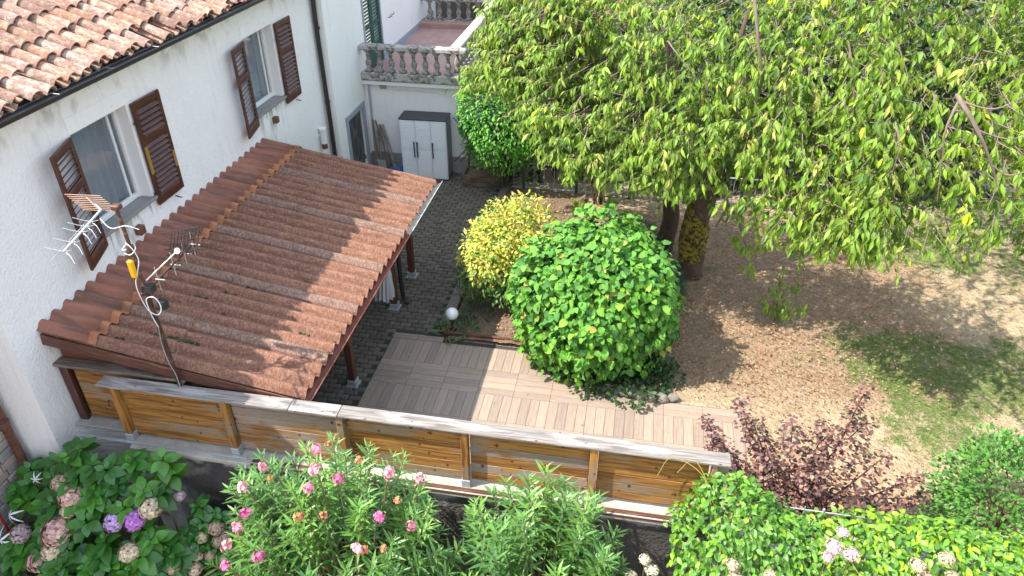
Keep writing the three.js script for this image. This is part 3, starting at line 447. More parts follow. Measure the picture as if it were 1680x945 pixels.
// low outbuilding with a red roof past the annex
{
  const o = thing('outbuilding', 'low building with a red tiled roof beyond the terrace balustrade', 'outbuilding');
  part('wall', bx(3.4, 1.9, 4.5, -2.4, 0.95, -21.6), M.smooth, o);
  const g = new THREE.PlaneGeometry(3.7, 5.4, 150, 2), p = g.attributes.position; for (let i = 0; i < p.count; i++) p.setZ(i, 0.05 * Math.abs(Math.sin(p.getX(i) * Math.PI / 0.24)));
  g.rotateX(-Math.PI / 2 + 0.2); g.computeVertexNormals(); g.translate(-2.4, 2.4, -21.6); part('roof', uvm(g), S({ map: rep(T.flash, 0.5, 0.5), color: lin(1.25, 1.1, 1.15), side: THREE.DoubleSide }), o);
}

// ---------------------------------------------------------------- canopy with corrugated roof
{
  const cn = thing('canopy', 'lean-to canopy with a brown corrugated roof and terracotta flashing against the white house', 'canopy');
  const P = 0.2215, zr = (k) => -6.2 - k * P, base = (x) => 2.09 + (-3.66 - x) * 0.169, A = 0.041;
  function sheetGeo(z0, z1, xs, lift, amp, colr, t = 0.007, prof = null) { // z0 > z1, xs from the top down
    const nz = Math.round((z0 - z1) / P * 10), pos = [], cl = [], uv = [], idx = [], nx = xs.length, K = (nz + 1) * nx;
    for (let layer = 0; layer < 2; layer++) for (let i = 0; i <= nz; i++) for (let j = 0; j < nx; j++) {
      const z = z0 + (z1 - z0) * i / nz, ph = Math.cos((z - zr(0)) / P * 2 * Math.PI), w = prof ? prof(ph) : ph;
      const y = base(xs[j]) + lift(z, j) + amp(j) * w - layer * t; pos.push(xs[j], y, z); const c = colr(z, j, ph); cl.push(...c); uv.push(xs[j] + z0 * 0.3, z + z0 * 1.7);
    }
    const q = (a, b, c, d) => idx.push(a, c, b, b, c, d);
    for (let i = 0; i < nz; i++) for (let j = 0; j + 1 < nx; j++) { const a = i * nx + j; q(a, a + 1, a + nx, a + nx + 1); q(K + a + 1, K + a, K + a + nx + 1, K + a + nx); }
    for (let i = 0; i < nz; i++) { const a = i * nx; q(a + nx, K + a + nx, a, K + a); const b = a + nx - 1; q(b, K + b, b + nx, K + b + nx); }
    for (let j = 0; j + 1 < nx; j++) { q(j, K + j, j + 1, K + j + 1); const b = nz * nx + j; q(b + 1, K + b + 1, b, K + b); }
    const g = new THREE.BufferGeometry(); g.setAttribute('position', new THREE.Float32BufferAttribute(pos, 3)); g.setAttribute('color', new THREE.Float32BufferAttribute(cl, 3)); g.setAttribute('uv', new THREE.Float32BufferAttribute(uv, 2)); g.setIndex(idx);
    return toCreasedNormals(g, 1.0);
  }
  const br = [-0.5, 3, 8, 13, 18, 23, 27.45];
  for (let c = 0; c < 6; c++) {
    const z0 = zr(br[c]) + (c ? 0.42 * P : 0), z1 = zr(br[c + 1]) - (c < 5 ? 0.3 * P : 0), gz = zr(br[c]);
    for (const row of [1, 0]) {
      const xs = row ? [-5.5, -4.8, -4.2, -3.6] : [-6.9, -6.2, -5.7, -5.36 - (c % 3) * 0.03];
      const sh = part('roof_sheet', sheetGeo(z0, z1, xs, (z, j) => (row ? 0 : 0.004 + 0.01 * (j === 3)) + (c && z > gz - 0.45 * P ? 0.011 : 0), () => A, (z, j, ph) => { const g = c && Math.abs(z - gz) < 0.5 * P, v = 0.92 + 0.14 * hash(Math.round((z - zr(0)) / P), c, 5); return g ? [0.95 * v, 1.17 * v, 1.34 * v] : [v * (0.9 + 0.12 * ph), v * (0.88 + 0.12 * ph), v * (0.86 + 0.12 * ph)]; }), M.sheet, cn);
      sh.userData.label = row ? 'lower corrugated sheet' : 'upper corrugated sheet';
    }
  }
  for (let c = 0; c < 7; c++) part('ridge_flashing', sheetGeo(zr(c * 4 - 0.5) - (c ? 0.002 : 0), zr(Math.min(27.45, c * 4 + 3.5)), [-6.99, -6.6, -6.335, -6.325, -6.24, -6.225], (z, j) => (j < 3 ? 0.02 : 0.026), (j) => (j < 3 ? 0.043 : j < 5 ? 0.054 : 0.047), (z, j, ph) => (j < 2 ? [1, 1, 1] : j < 3 ? [0.8, 0.72, 0.62] : [1.3, 1.25, 0.9]).map((q) => q * (0.9 + 0.2 * hash(Math.round((z - zr(0)) / P), 4, 7))), 0.008, (ph) => (ph > -0.35 ? Math.sqrt((ph + 0.35) / 1.35) * 1.35 - 0.35 : -0.35 + (ph + 0.35) * 0.6)), M.flash, cn);
  const slope = (w, h, d, x, z, dy, ou) => { const g = bx(w, h, d, 0, 0, 0, 0.006, 'x', ou); g.rotateZ(-Math.atan(0.169)); g.translate(x, base(x) + dy, z); return g; };
  part('fascia_board', slope(3.42, 0.16, 0.035, -5.29, -6.105, -0.16, 2), M.brown, cn);
  part('fascia_board', slope(3.42, 0.16, 0.035, -5.29, -12.28, -0.15, 5), M.brown, cn);
  for (let i = 0; i < 7; i++) part('rafter', slope(3.3, 0.1, 0.08, -5.3, -6.6 - i * 0.9, -0.11, i), M.brown, cn);
  part('beam', bx(0.12, 0.16, 6.1, -4.19, 2.0, -9.2, 0.008, 'z', 1), M.brown, cn);
  part('wall_plate', bx(0.08, 0.14, 6.1, -6.93, 2.5, -9.2, 0.008, 'z', 3), M.brown, cn);
  for (const z of [-6.42, -8.67, -10.91, -12.05]) { part('post', bx(0.115, 1.86, 0.115, -4.19, 1.0, z, 0.008, 'y', z), M.brown, cn); part('post_base', merge([bx(0.15, 0.12, 0.15, -4.19, 0.06, z, 0.008), bx(0.2, 0.012, 0.2, -4.19, 0.012, z)]), M.zinc, cn); }
  part('back_panel', bx(0.9, 1.3, 0.04, -6.5, 1.72, -6.28), M.brown, cn);
  const gutter = (z0, z1, m) => { const pr = []; for (let i = 0; i <= 8; i++) { const a = Math.PI + i / 8 * Math.PI; pr.push(new THREE.Vector2(Math.cos(a) * 0.062, Math.sin(a) * 0.062)); } for (let i = 8; i >= 0; i--) { const a = Math.PI + i / 8 * Math.PI; pr.push(new THREE.Vector2(Math.cos(a) * 0.055, Math.sin(a) * 0.055)); } const g = new THREE.ExtrudeGeometry(new THREE.Shape(pr), { depth: z0 - z1, bevelEnabled: false }); g.translate(-3.575, 2.045, z1); return part('gutter', merge([uvm(g, 'z'), rod([-3.512, 2.05, z0], [-3.512, 2.05, z1], 0.008, 6)]), m, cn); };
  gutter(-6.02, -10.3, M.gutterBrown); gutter(-10.3, -12.3, S({ map: rep(T.conc, 2, 2), color: lin(1.2, 1.2, 1.2) })).userData.label = 'paler length of gutter';
  part('gutter_board', bx(0.03, 0.14, 6.2, -3.66, 1.99, -9.2, 0.004, 'z', 7), M.brown, cn);
  part('downpipe', tube([[-3.58, 2.0, -11.0], [-3.62, 1.9, -11.0], [-4.03, 1.75, -11.02], [-4.06, 1.5, -11.03], [-4.06, 0.3, -11.03], [-4.03, 0.1, -11.03], [-3.95, 0.06, -11.0]], 0.042, 50, 9), M.gutter, cn);
  const r = rng(77), mg = new THREE.IcosahedronGeometry(1, 2), mp = mg.attributes.position; for (let i = 0; i < mp.count; i++) { const q = 0.7 + 0.6 * hash(Math.round(mp.getX(i) * 40), Math.round(mp.getY(i) * 40), Math.round(mp.getZ(i) * 40)); mp.setXYZ(i, mp.getX(i) * q, mp.getY(i) * q, mp.getZ(i) * q); } mg.computeVertexNormals();
  for (const [x, z, s] of [[-5.06, -7.9, 1.3], [-5.34, -7.65, 1], [-5.64, -7.49, 1], [-5.18, -7.27, 1], [-5.41, -6.63, 1.5], [-5.3, -6.6, 1.3], [-6.06, -6.87, 1], [-5.71, -6.61, 1], [-6.1, -8.86, 0.8], [-5.23, -9.59, 1], [-5.93, -12.0, 0.9], [-4.94, -9.22, 1], [-6.05, -6.41, 0.9], [-5.7, -7.31, 1.1], [-4.07, -7.21, 0.8], [-5.05, -10.73, 0.8], [-4.5, -8.4, 0.7], [-5.9, -9.8, 0.8]]) {
    const zz = zr(Math.round((z - zr(0)) / -P - 0.5) + 0.5); for (let q = 0; q < 4; q++) { const xx = x + rr(r, -0.1, 0.1) * s, o = part('moss_clump', mg, q % 2 ? M.mossDark : M.mossLight, cn); o.position.set(xx, base(xx) - A + 0.006, zz + rr(r, -0.03, 0.03)); o.scale.set(rr(r, 0.018, 0.045) * s, 0.016 * s, rr(r, 0.015, 0.03) * s); o.rotation.y = r() * 3; } }
}
// white curtain tied to the second post
{
  const c = thing('curtain', 'white curtain gathered and tied to the canopy post beside the dark downpipe', 'curtain');
  const ny = 26, na = 90, pos = [], idx = []; for (let i = 0; i <= ny; i++) { const t = i / ny, y = 1.93 - t * 1.62; const rad = 0.12 + 0.09 * Math.pow(Math.abs(t - 0.5) * 2, 1.4) - 0.05 * Math.exp(-(((t - 0.55) / 0.08) ** 2)); for (let j = 0; j <= na; j++) { const a = j / na * Math.PI * 1.75 + 0.4, w = rad * (1 + 0.2 * Math.sin(j * 0.9 + Math.sin(t * 5)) + 0.1 * Math.sin(j * 2.3)); pos.push(-4.3 + Math.cos(a) * w * 0.9 + 0.03 * Math.sin(t * 4), y + (i === ny ? 0.03 * Math.sin(j * 0.4) : 0), -10.78 + Math.sin(a) * w * 0.7); } }
  for (let i = 0; i < ny; i++) for (let j = 0; j < na; j++) { const a = i * (na + 1) + j; idx.push(a, a + na + 1, a + 1, a + 1, a + na + 1, a + na + 2); }
  const g = new THREE.BufferGeometry(); g.setAttribute('position', new THREE.Float32BufferAttribute(pos, 3)); g.setIndex(idx); g.computeVertexNormals(); part('cloth', g, M.cloth, c);
  part('tie', new THREE.TorusGeometry(0.115, 0.014, 6, 24).rotateX(Math.PI / 2).translate(-4.28, 1.03, -10.78), M.whiteP, c);
}
{ // pale slatted rack stored under the canopy
  const k = thing('slatted_rack', 'pale slatted rack stored under the near edge of the canopy', 'rack');
  for (let i = 0; i < 7; i++) part('slat', bx(0.03, 0.9, 0.02, -5.05 + i * 0.11, 1.35, -6.62 - i * 0.02, 0.004), M.whiteP, k); part('rail', merge([bx(0.75, 0.03, 0.03, -4.72, 1.78, -6.71), bx(0.75, 0.03, 0.03, -4.72, 0.95, -6.71), bx(0.03, 0.95, 0.03, -5.0, 0.47, -6.72), bx(0.03, 0.95, 0.03, -4.5, 0.47, -6.72)]), M.whiteP, k);
}
// ---------------------------------------------------------------- retaining wall and wooden fence on it
{
  const w = thing('retaining_wall', 'sooty retaining wall with a concrete ledge carrying the wooden fence', 'wall');
  const g = new THREE.BoxGeometry(17.5, 1.75, 0.46).toNonIndexed(), p = g.attributes.position, uv = g.attributes.uv; for (let i = 0; i < p.count; i++) uv.setXY(i, (p.getX(i) + 8.75) / 16, (p.getY(i) + 0.875) / 1.75); g.translate(1.77, 0.2, -6.05); for (let i = 0; i < p.count; i++) p.setX(i, p.getX(i) < 0 ? -5.98 : 1.3);
  for (let i = 0; i < p.count; i++) uv.setX(i, (p.getX(i) + 6.98) / 16);
  const g2 = new THREE.BoxGeometry(1.0, 1.75, 0.3).toNonIndexed(), u2 = g2.attributes.uv; g2.translate(-6.48, 0.2, -6.21); for (let i = 0; i < u2.count; i++) u2.setXY(i, 0.01 + (g2.attributes.position.getX(i) + 6.98) / 40, (g2.attributes.position.getY(i) + 0.675) / 1.75); part('plastered_face', g2, M.rwall, w);
  part('ledge', bx(1.0, 0.06, 0.32, -6.48, 1.1, -6.2, 0.01, 'x', 7), M.conc, w);
  part('wall_face', g, M.rwall, w);
  part('ledge', bx(7.05, 0.07, 0.5, -2.465, 1.112, -6.01, 0.012, 'x', 2), M.concPale, w);
  part('lower_wall', bx(9.0, 1.4, 0.4, 5.82, 0.1, -6.05, 0.01, 'x', 5), M.conc, w);
  part('rusty_strip', merge([bx(5.2, 0.018, 0.05, -1.72, 1.158, -5.82, 0.003), bx(5.2, 0.03, 0.008, -1.72, 1.15, -5.756)]), M.rust, w);
  part('gutter_strip', bx(2.4, 0.016, 0.04, -5.6, 1.157, -5.84, 0.003), M.zinc, w);
}
{
  const f = thing('wooden_fence', 'weathered honey coloured plank fence with a grey cap rail on the retaining wall', 'fence'), r = rng(91);
  const px = [-6.03, -4.57, -3.1, -1.6, -0.11, 1.2], zf = -5.92;
  const fm = [1, 0.86, 1.12, 0.95].map((k) => S({ map: rep(T.fence, 0.55, 0.8), color: lin(k, k, k), bumpMap: rep(T.fine, 0.3, 4), bumpScale: 0.003, roughness: 0.65 })), gm = [1, 1.15, 0.9].map((k) => S({ map: rep(T.fenceG, 0.55, 0.8), color: lin(k, k * 0.98, k * 0.96), bumpMap: rep(T.fine, 0.3, 4), bumpScale: 0.004, roughness: 0.85 }));
  const greyP = [0.05, 0.75, 0.22, 0.33, 0.04];
  for (let i = 0; i < 5; i++) {
    const x0 = px[i] + 0.047, x1 = px[i + 1] - 0.047; let y = 1.19;
    for (let j = 0; j < 6; j++) { const h = [0.13, 0.15, 0.14, 0.15, 0.14, 0.135][j]; const m = r() < greyP[i] ? gm[Math.floor(r() * 3)] : fm[Math.floor(r() * 4)]; const o = part('plank', bx(x1 - x0, h - 0.007, 0.026, 0, 0, 0, 0.006, 'x', r() * 4, r() * 3), m, f); o.position.set((x0 + x1) / 2, y + h / 2, zf - 0.055 + rr(r, -0.003, 0.003)); o.rotation.z = rr(r, -0.0012, 0.0012); y += h; }
    part('backing', bx(x1 - x0, 0.8, 0.01, (x0 + x1) / 2, 1.62, zf - 0.085), M.dark, f);
  }
  px.forEach((x, i) => { part('post', bx(i === 5 ? 0.06 : 0.085, i === 5 ? 0.9 : 0.79, 0.095, x, i === 5 ? 1.6 : 1.655, zf, 0.006, 'y', i * 0.7, i), [fm[0], fm[0], fm[1], fm[1], fm[2], gm[0]][i], f); if (i < 5) part('post_shoe', bx(0.11, 0.115, 0.11, x, 1.205, zf, 0.006), M.zinc, f); });
  part('end_board', bx(0.12, 0.88, 0.025, 1.3, 1.6, zf - 0.02, 0.004, 'y', 3), gm[1], f);
  for (const [a, b, k] of [[-6.22, -3.71, 0], [-3.71, -3.1, 1], [-3.1, 1.36, 2]]) part('cap_rail', bx(b - a - 0.006, 0.036, 0.19, (a + b) / 2, 2.062, zf - 0.025, 0.008, 'x', k * 1.3, k), M.cap, f);
  const q = thing('side_fence', 'short honey brown fence panel against the house corner, behind the longer fence', 'fence');
  let y = 1.17; for (let j = 0; j < 6; j++) { part('plank', bx(1.5, 0.14, 0.026, -6.05, y + 0.07, -6.2, 0.006, 'x', j * 0.9 + 9, j * 0.31), fm[j % 4], q); y += 0.147; }
  part('post', bx(0.12, 0.93, 0.06, -6.89, 1.6, -6.16, 0.006, 'y', 4), M.shutter, q); part('post', bx(0.07, 0.93, 0.06, -5.35, 1.6, -6.18, 0.006, 'y', 5), M.brown, q); part('cap_rail', bx(1.7, 0.045, 0.16, -6.13, 2.08, -6.17, 0.008, 'x', 5), S({ map: rep(T.cap, 0.5, 2.5), color: lin(0.62, 0.52, 0.46) }), q);
}
// wire fence further along the wall
{
  const w = thing('wire_fence', 'grey wire fence standing out of the creeper on the wall top', 'fence');
  for (let i = 0; i < 16; i++) part('wire_post', rod([1.45 + i * 0.2, 1.0, -5.95], [1.45 + i * 0.2, 1.5, -5.95], i % 5 ? 0.006 : 0.014, 6), M.zinc, w);
  for (const y of [1.25, 1.45]) part('wire', tube([[1.3, y + 0.02, -5.95], [2.5, y, -5.95], [3.5, y, -5.95], [4.6, y, -5.95]], 0.008, 30, 5), M.zinc, w);
}
// ---------------------------------------------------------------- antenna mast
{
  const a = thing('antenna_mast', 'rusty antenna mast with two aerials and a yellow amplifier at the canopy edge', 'antenna');
  part('mast', rod([-5.218, 3.5, -6.02], [-5.25, 4.5, -6.02], 0.021, 10), M.rust, a); part('mast', rod([-5.15, 1.3, -6.02], [-5.218, 3.5, -6.02], 0.026, 10), S({ map: rep(T.brown, 1, 6), color: lin(0.45, 0.5, 0.5), roughness: 0.7 }), a).userData.label = 'darker lower length of mast'; part('mast_clamp', merge([bx(0.09, 0.06, 0.09, -5.25, 4.5, -6.03, 0.01), rod([-5.33, 4.48, -6.05], [-5.2, 4.5, -6.02], 0.02, 6), rod([-5.24, 4.0, -6.02], [-5.24, 4.05, -6.02], 0.04, 10)]), M.rust, a);
  part('amplifier_box', bx(0.07, 0.22, 0.055, -5.25, 3.78, -5.965, 0.015), S({ color: lin(0.75, 0.38, 0.01), roughness: 0.4 }), a);
  const top = sub('upper_aerial', a), bt = (t) => [-5.46 + 0.17 * t, 4.44 - 0.02 * t, -6.05 + 0.83 * t];
  part('boom', rod(bt(0), bt(1), 0.014, 8), M.steel, top);
  for (let i = 0; i < 9; i++) { const t = i / 8, y = 4.53 - t * 0.17, o = t * 0.16; part('reflector_rod', rod([-5.93 + o, y, -6.15], [-5.5 + o, y + 0.02, -6.15], 0.005, 5), S({ color: lin(0.42, 0.25, 0.17), roughness: 0.6 }), top); }
  part('reflector_frame', merge([rod([-5.68, 4.52, -6.15], [-5.56, 4.36, -6.15], 0.009, 5), rod([-5.6, 4.44, -6.15], bt(0), 0.012, 5)]), M.steel, top);
  for (const t of [0.3, 0.42, 0.55, 0.78, 0.98]) { const [x, y, z] = bt(t); for (const s of [-1, 1]) part('director', tube([[x + s * 0.15, y + 0.06, z + 0.05], [x + s * 0.06, y + 0.02, z + 0.02], [x, y, z], [x + s * 0.07, y - 0.03, z + 0.02], [x + s * 0.13, y - 0.09, z + 0.06]], 0.0036, 14, 5), M.steel, top); }
  part('dipole', tube([[bt(0.2)[0] + 0.05, 4.42, -5.9], [-5.25, 4.34, -5.86], [-5.1, 4.36, -5.9], [-5.0, 4.3, -5.95]], 0.005, 20, 6), M.whiteP, top);
  const low = sub('lower_aerial', a);
  part('boom', rod([-5.22, 3.45, -6.04], [-4.82, 3.84, -6.5], 0.011, 7), M.dark, low);
  for (let i = 0; i < 9; i++) part('reflector_rod', rod([-5.06 + i * 0.045, 3.72 + i * 0.012, -6.34], [-4.98 + i * 0.045, 4.02 + i * 0.012, -6.4], 0.005, 5), M.dark, low);
  for (let i = 0; i < 5; i++) part('reflector_rod', rod([-5.08, 3.75 + i * 0.07, -6.34], [-4.62, 3.85 + i * 0.07, -6.4], 0.005, 5), M.dark, low);
  for (const [x, y, z] of [[-5.12, 3.55, -6.14], [-5.0, 3.66, -6.3], [-4.9, 3.76, -6.4], [-4.82, 3.84, -6.48]]) part('director', merge([rod([x, y - 0.14, z], [x, y + 0.16, z], 0.005, 5), rod([x - 0.03, y, z], [x + 0.09, y, z], 0.008, 5)]), M.zinc, low);
  part('disc', new THREE.CylinderGeometry(0.034, 0.034, 0.012, 18).rotateX(1.1).translate(-4.9, 3.85, -6.3), M.whiteP, low); part('arm', rod([-5.18, 3.6, -6.03], [-4.9, 3.85, -6.31], 0.008, 6), M.whiteP, low);
  part('coupling', bx(0.13, 0.1, 0.1, -5.18, 3.5, -6.03, 0.01), M.dark, low); part('coupling', bx(0.1, 0.12, 0.08, -5.08, 3.28, -6.05, 0.01), M.dark, low);
  part('cable', tube([[-5.24, 4.1, -5.98], [-5.17, 4.05, -5.96], [-5.15, 3.9, -5.98], [-5.2, 3.75, -5.97], [-5.26, 3.6, -5.96], [-5.27, 3.4, -5.97], [-5.2, 3.22, -5.96], [-5.12, 3.18, -5.97], [-5.06, 3.28, -5.98], [-5.1, 3.42, -5.97], [-5.19, 3.4, -5.96], [-5.2, 3.2, -5.96], [-5.17, 3.0, -5.97]], 0.0055, 90, 6), M.whiteP, a);
  part('cable', tube([[-5.17, 3.0, -5.97], [-5.215, 2.7, -5.99], [-5.2, 2.45, -5.99], [-5.165, 2.3, -5.99], [-5.155, 2.05, -5.99]], 0.0045, 30, 6), M.zinc, a);
  part('cable', tube([[-5.25, 4.02, -5.97], [-5.32, 4.0, -5.99], [-5.27, 4.05, -6.06], [-5.18, 4.02, -6.03], [-5.2, 3.97, -5.96], [-5.3, 3.96, -5.98]], 0.005, 30, 6), M.whiteP, a);
}
// ---------------------------------------------------------------- things in the court
{
  const c = thing('storage_cabinet', 'grey plastic outdoor cabinet with three ribbed doors and a dark top', 'cabinet', null, [-5.16, 0, -16.78]); c.rotation.y = 0.03;
  part('body', bx(1.17, 1.55, 0.5, 0, 0.8, -0.03, 0.012), M.cab, c); part('top', bx(1.2, 0.045, 0.56, 0, 1.59, -0.02, 0.012), M.cabDark, c);
  part('side_panel', bx(0.012, 1.5, 0.46, 0.59, 0.8, -0.03, 0.003), S({ color: lin(0.2, 0.22, 0.24), roughness: 0.5 }), c);
  part('foot_rail', bx(1.15, 0.04, 0.5, 0, 0.02, -0.02), M.cabDark, c);
  for (let i = 0; i < 3; i++) for (const up of [0, 1]) {
    const x = -0.39 + i * 0.39, d = part('door', bx(0.378, 0.755, 0.03, x, 0.42 + up * 0.765, 0.235, 0.008), M.cab, c);
    const ribs = []; for (let k = 0; k < 17; k++) ribs.push(bx(0.29, 0.02, 0.008, x, 0.12 + up * 0.765 + k * 0.0365, 0.252, 0.003)); part('rib_panel', merge(ribs), M.cab, d).userData.kind = 'stuff';
  }
  for (const x of [-0.235, -0.155, 0.235]) part('handle', merge([bx(0.028, 0.42, 0.02, x, 0.82, 0.29, 0.006), bx(0.02, 0.03, 0.05, x, 0.98, 0.27), bx(0.02, 0.03, 0.05, x, 0.66, 0.27)]), M.dark, c);
}
{ // tools leaning in the corner
  const wood = S({ map: rep(T.cap, 0.8, 3), color: lin(0.75, 0.6, 0.46) }), straw = S({ color: lin(0.3, 0.22, 0.12) }), pale = S({ map: rep(T.cap, 1, 2) });
  const lean = [[-6.62, -6.48, 1.32, 'broom', 'worn straw broom leaning in the corner left of the other tools'], [-6.52, -6.38, 1.05, 'shovel', 'shovel with a pale blade leaning upright beside the broom'], [-6.45, -6.2, 1.2, 'rake', 'rake leaning between the shovel and the thick plank'], [-6.38, -5.98, 1.2, 'plank_pole', 'thick wooden pole leaning nearest the grey cabinet'], [-6.55, -6.1, 1.3, 'hoe', 'hoe with a slender handle leaning across the other tools']];
  lean.forEach(([xt, xb, h, n, lab], i) => {
    const t = thing(n, lab, n === 'plank_pole' ? 'pole' : n), zt = -17.06 + 0.0 * i, zb = -16.82 + i * 0.03, b = [xb, 0.02, zb], e = [xt, h, zt];
    part('handle', rod(b, e, n === 'plank_pole' ? 0.045 : 0.024, 8), i % 2 ? pale : wood, t);
    if (n === 'broom') { const s = []; for (let k = 0; k < 14; k++) s.push(rod([xb - 0.02 + 0.003 * k, 0.36, zb - 0.02], [xb - 0.12 + 0.018 * k, 0.01, zb + 0.03 * Math.sin(k * 2)], 0.01, 4)); part('bristle_head', merge(s), straw, t); }
    if (n === 'shovel') { const s = new THREE.Shape(); s.moveTo(-0.11, 0.32); s.lineTo(0.11, 0.32); s.lineTo(0.11, 0.1); s.quadraticCurveTo(0.08, 0, 0, -0.02); s.quadraticCurveTo(-0.08, 0, -0.11, 0.1); const g = new THREE.ExtrudeGeometry(s, { depth: 0.012, bevelEnabled: false }); g.translate(xb, 0.03, zb + 0.01); part('blade', g, S({ color: lin(0.45, 0.46, 0.46), roughness: 0.5, metalness: 0.3 }), t); }
    if (n === 'rake') { const s = [bx(0.32, 0.03, 0.03, xb, 0.08, zb + 0.02)]; for (let k = 0; k < 9; k++) s.push(rod([xb - 0.15 + k * 0.0375, 0.08, zb + 0.02], [xb - 0.15 + k * 0.0375, 0.01, zb + 0.07], 0.006, 4)); part('rake_head', merge(s), M.rust, t); }
    if (n === 'hoe') part('blade', bx(0.16, 0.14, 0.015, xb, 0.09, zb + 0.04), M.rust, t);
  });
  const bk = thing('basin', 'blue plastic basin on the ground beside the grey cabinet', 'basin', null, [-5.95, 0, -16.62]); part('bowl', new THREE.LatheGeometry([[0.001, 0.02], [0.15, 0.02], [0.19, 0.2], [0.21, 0.2], [0.17, 0], [0.001, 0]].map(([x, y]) => new THREE.Vector2(x, y)), 24), S({ color: lin(0.02, 0.16, 0.45), roughness: 0.4, side: THREE.DoubleSide }), bk);
}
{ // planter, trellis
  const p = thing('planter_box', 'long wooden planter box against the annex wall, filled with earth', 'planter'), x = -3.65, z = -16.62, pm = S({ map: rep(T.cap, 0.8, 2), color: lin(0.62, 0.45, 0.33) });
  for (const s of [0, 1]) { part('board', bx(0.98, 0.15, 0.035, x, 0.085 + s * 0.155, z + 0.29, 0.006, 'x', s), pm, p); part('board', bx(0.98, 0.15, 0.035, x, 0.085 + s * 0.155, z - 0.29, 0.006, 'x', s + 2), pm, p); for (const e of [-1, 1]) part('board', bx(0.035, 0.15, 0.54, x + e * 0.47, 0.085 + s * 0.155, z, 0.006, 'z', s), pm, p); }
  part('earth', uvm(new THREE.BoxGeometry(0.92, 0.22, 0.54).translate(x, 0.12, z)), M.soil, p);
  const t = thing('trellis', 'dark diagonal lattice trellis behind the planter box', 'trellis');
  for (let i = 0; i < 12; i++) for (const s of [-1, 1]) { const c = -4.15 + i * 0.15 - 0.3; const g = bx(0.022, 1.5, 0.012); g.rotateZ(s * 0.7); g.translate(c + 0.45, 0.95, -16.98 - (s > 0 ? 0.014 : 0)); part('slat', g, M.brown, t); }
  part('frame', merge([bx(0.05, 1.6, 0.04, -4.12, 0.8, -17.0), bx(0.05, 1.6, 0.04, -2.95, 0.8, -17.0)]), M.brown, t);
}
{ // lamp
  const l = thing('garden_lamp', 'white globe garden lamp on a short black post at the bed corner', 'lamp', null, [-2.92, 0.03, -10.36]);
  part('post', new THREE.LatheGeometry([[0.07, 0], [0.07, 0.02], [0.03, 0.04], [0.022, 0.06], [0.022, 0.2], [0.05, 0.24], [0.06, 0.27], [0.001, 0.27]].map(([x, y]) => new THREE.Vector2(x, y)), 16), M.dark, l);
  part('globe', new THREE.SphereGeometry(0.115, 28, 20).translate(0, 0.37, 0), new THREE.MeshPhysicalMaterial({ color: lin(0.82, 0.83, 0.84), roughness: 0.25, clearcoat: 0.4 }), l);
}
{ // back fence: green posts, pale rails
  const f = thing('post_fence', 'garden fence of dark green posts and pale wires under the tree', 'fence'), gm = S({ color: lin(0.02, 0.07, 0.05), roughness: 0.6 });
  for (let i = 0; i < 7; i++) part('post', rod([-2.6 + i * 1.3, 0, -16.35], [-2.6 + i * 1.3, 1.35, -16.35], 0.035, 8), gm, f);
  for (const y of [0.08, 0.72, 1.25]) part('rail', rod([-2.9, y, -16.38], [5.6, y, -16.38], 0.018, 6), M.zinc, f);
  for (let i = 0; i < 34; i++) part('bar', rod([-2.85 + i * 0.25, 0.08, -16.39], [-2.85 + i * 0.25, 0.95, -16.39], 0.008, 5), M.zinc, f);
}

// ---------------------------------------------------------------- plants
const LANCE = [0.08, 0.62, 1, 0.86, 0.5, 0.03], OVATE = [0.12, 0.68, 0.97, 1, 0.84, 0.52, 0.08], ROUND = [0.2, 0.85, 1, 0.9, 0.55, 0.1], HEART = [0.4, 0.92, 1, 0.86, 0.58, 0.06];
const jit = (r, c, a) => { const k = 1 + (r() - 0.5) * 2 * a; return col(c[0] * k * (1 + (r() - 0.5) * a * 0.6), c[1] * k, c[2] * k * (1 + (r() - 0.5) * a)); };
const pick = (r, table) => { let t = r(), i = 0; while (i < table.length - 1 && t > table[i][0]) t -= table[i++][0]; return table[i][1]; };
const onDome = (r, up = -0.15) => { for (;;) { const v = V(r() * 2 - 1, r() * 2 - 1, r() * 2 - 1), l = v.length(); if (l > 0.1 && l <= 1 && v.y / l > up) return v.divideScalar(l); } };
// leaves spread through the outer shell of a lumpy dome
function domeLeaves(seed, c, rad, n, size, table, o = {}) {
  const r = rng(seed), out = [], lob = o.lob ?? 0.2, fq = o.fq ?? 3;
  for (let i = 0; i < n; i++) {
    const d = onDome(r, o.up ?? -0.25), f = 1 - lob + lob * 2 * fbm(d.x * 0.25 + 0.5, d.y * 0.25 + d.z * 0.3 + 0.5, fq * 3, fq * 3, 2, seed) * 0.9, dep = Math.pow(r(), o.in ?? 2.2) * (o.deep ?? 0.4), p = V(c[0] + d.x * rad[0] * f * (1 - dep), c[1] + d.y * rad[1] * f * (1 - dep), c[2] + d.z * rad[2] * f * (1 - dep));
    if (p.y < (o.yMin ?? 0.04)) continue;
    const dir = d.clone().multiplyScalar(o.out ?? 0.6).add(V(r() - 0.5, -(o.droop ?? 0.45) + (r() - 0.5) * 0.7, r() - 0.5)), up = d.clone().add(V((r() - 0.5) * (o.ru ?? 1.1), 0.6, (r() - 0.5) * (o.ru ?? 1.1)));
    out.push({ m: leafAt(p, dir, size * rr(r, 0.6, 1.25), up, (r() - 0.5) * 0.6), c: jit(r, pick(r, table), o.j ?? 0.3) });
  }
  return out;
}
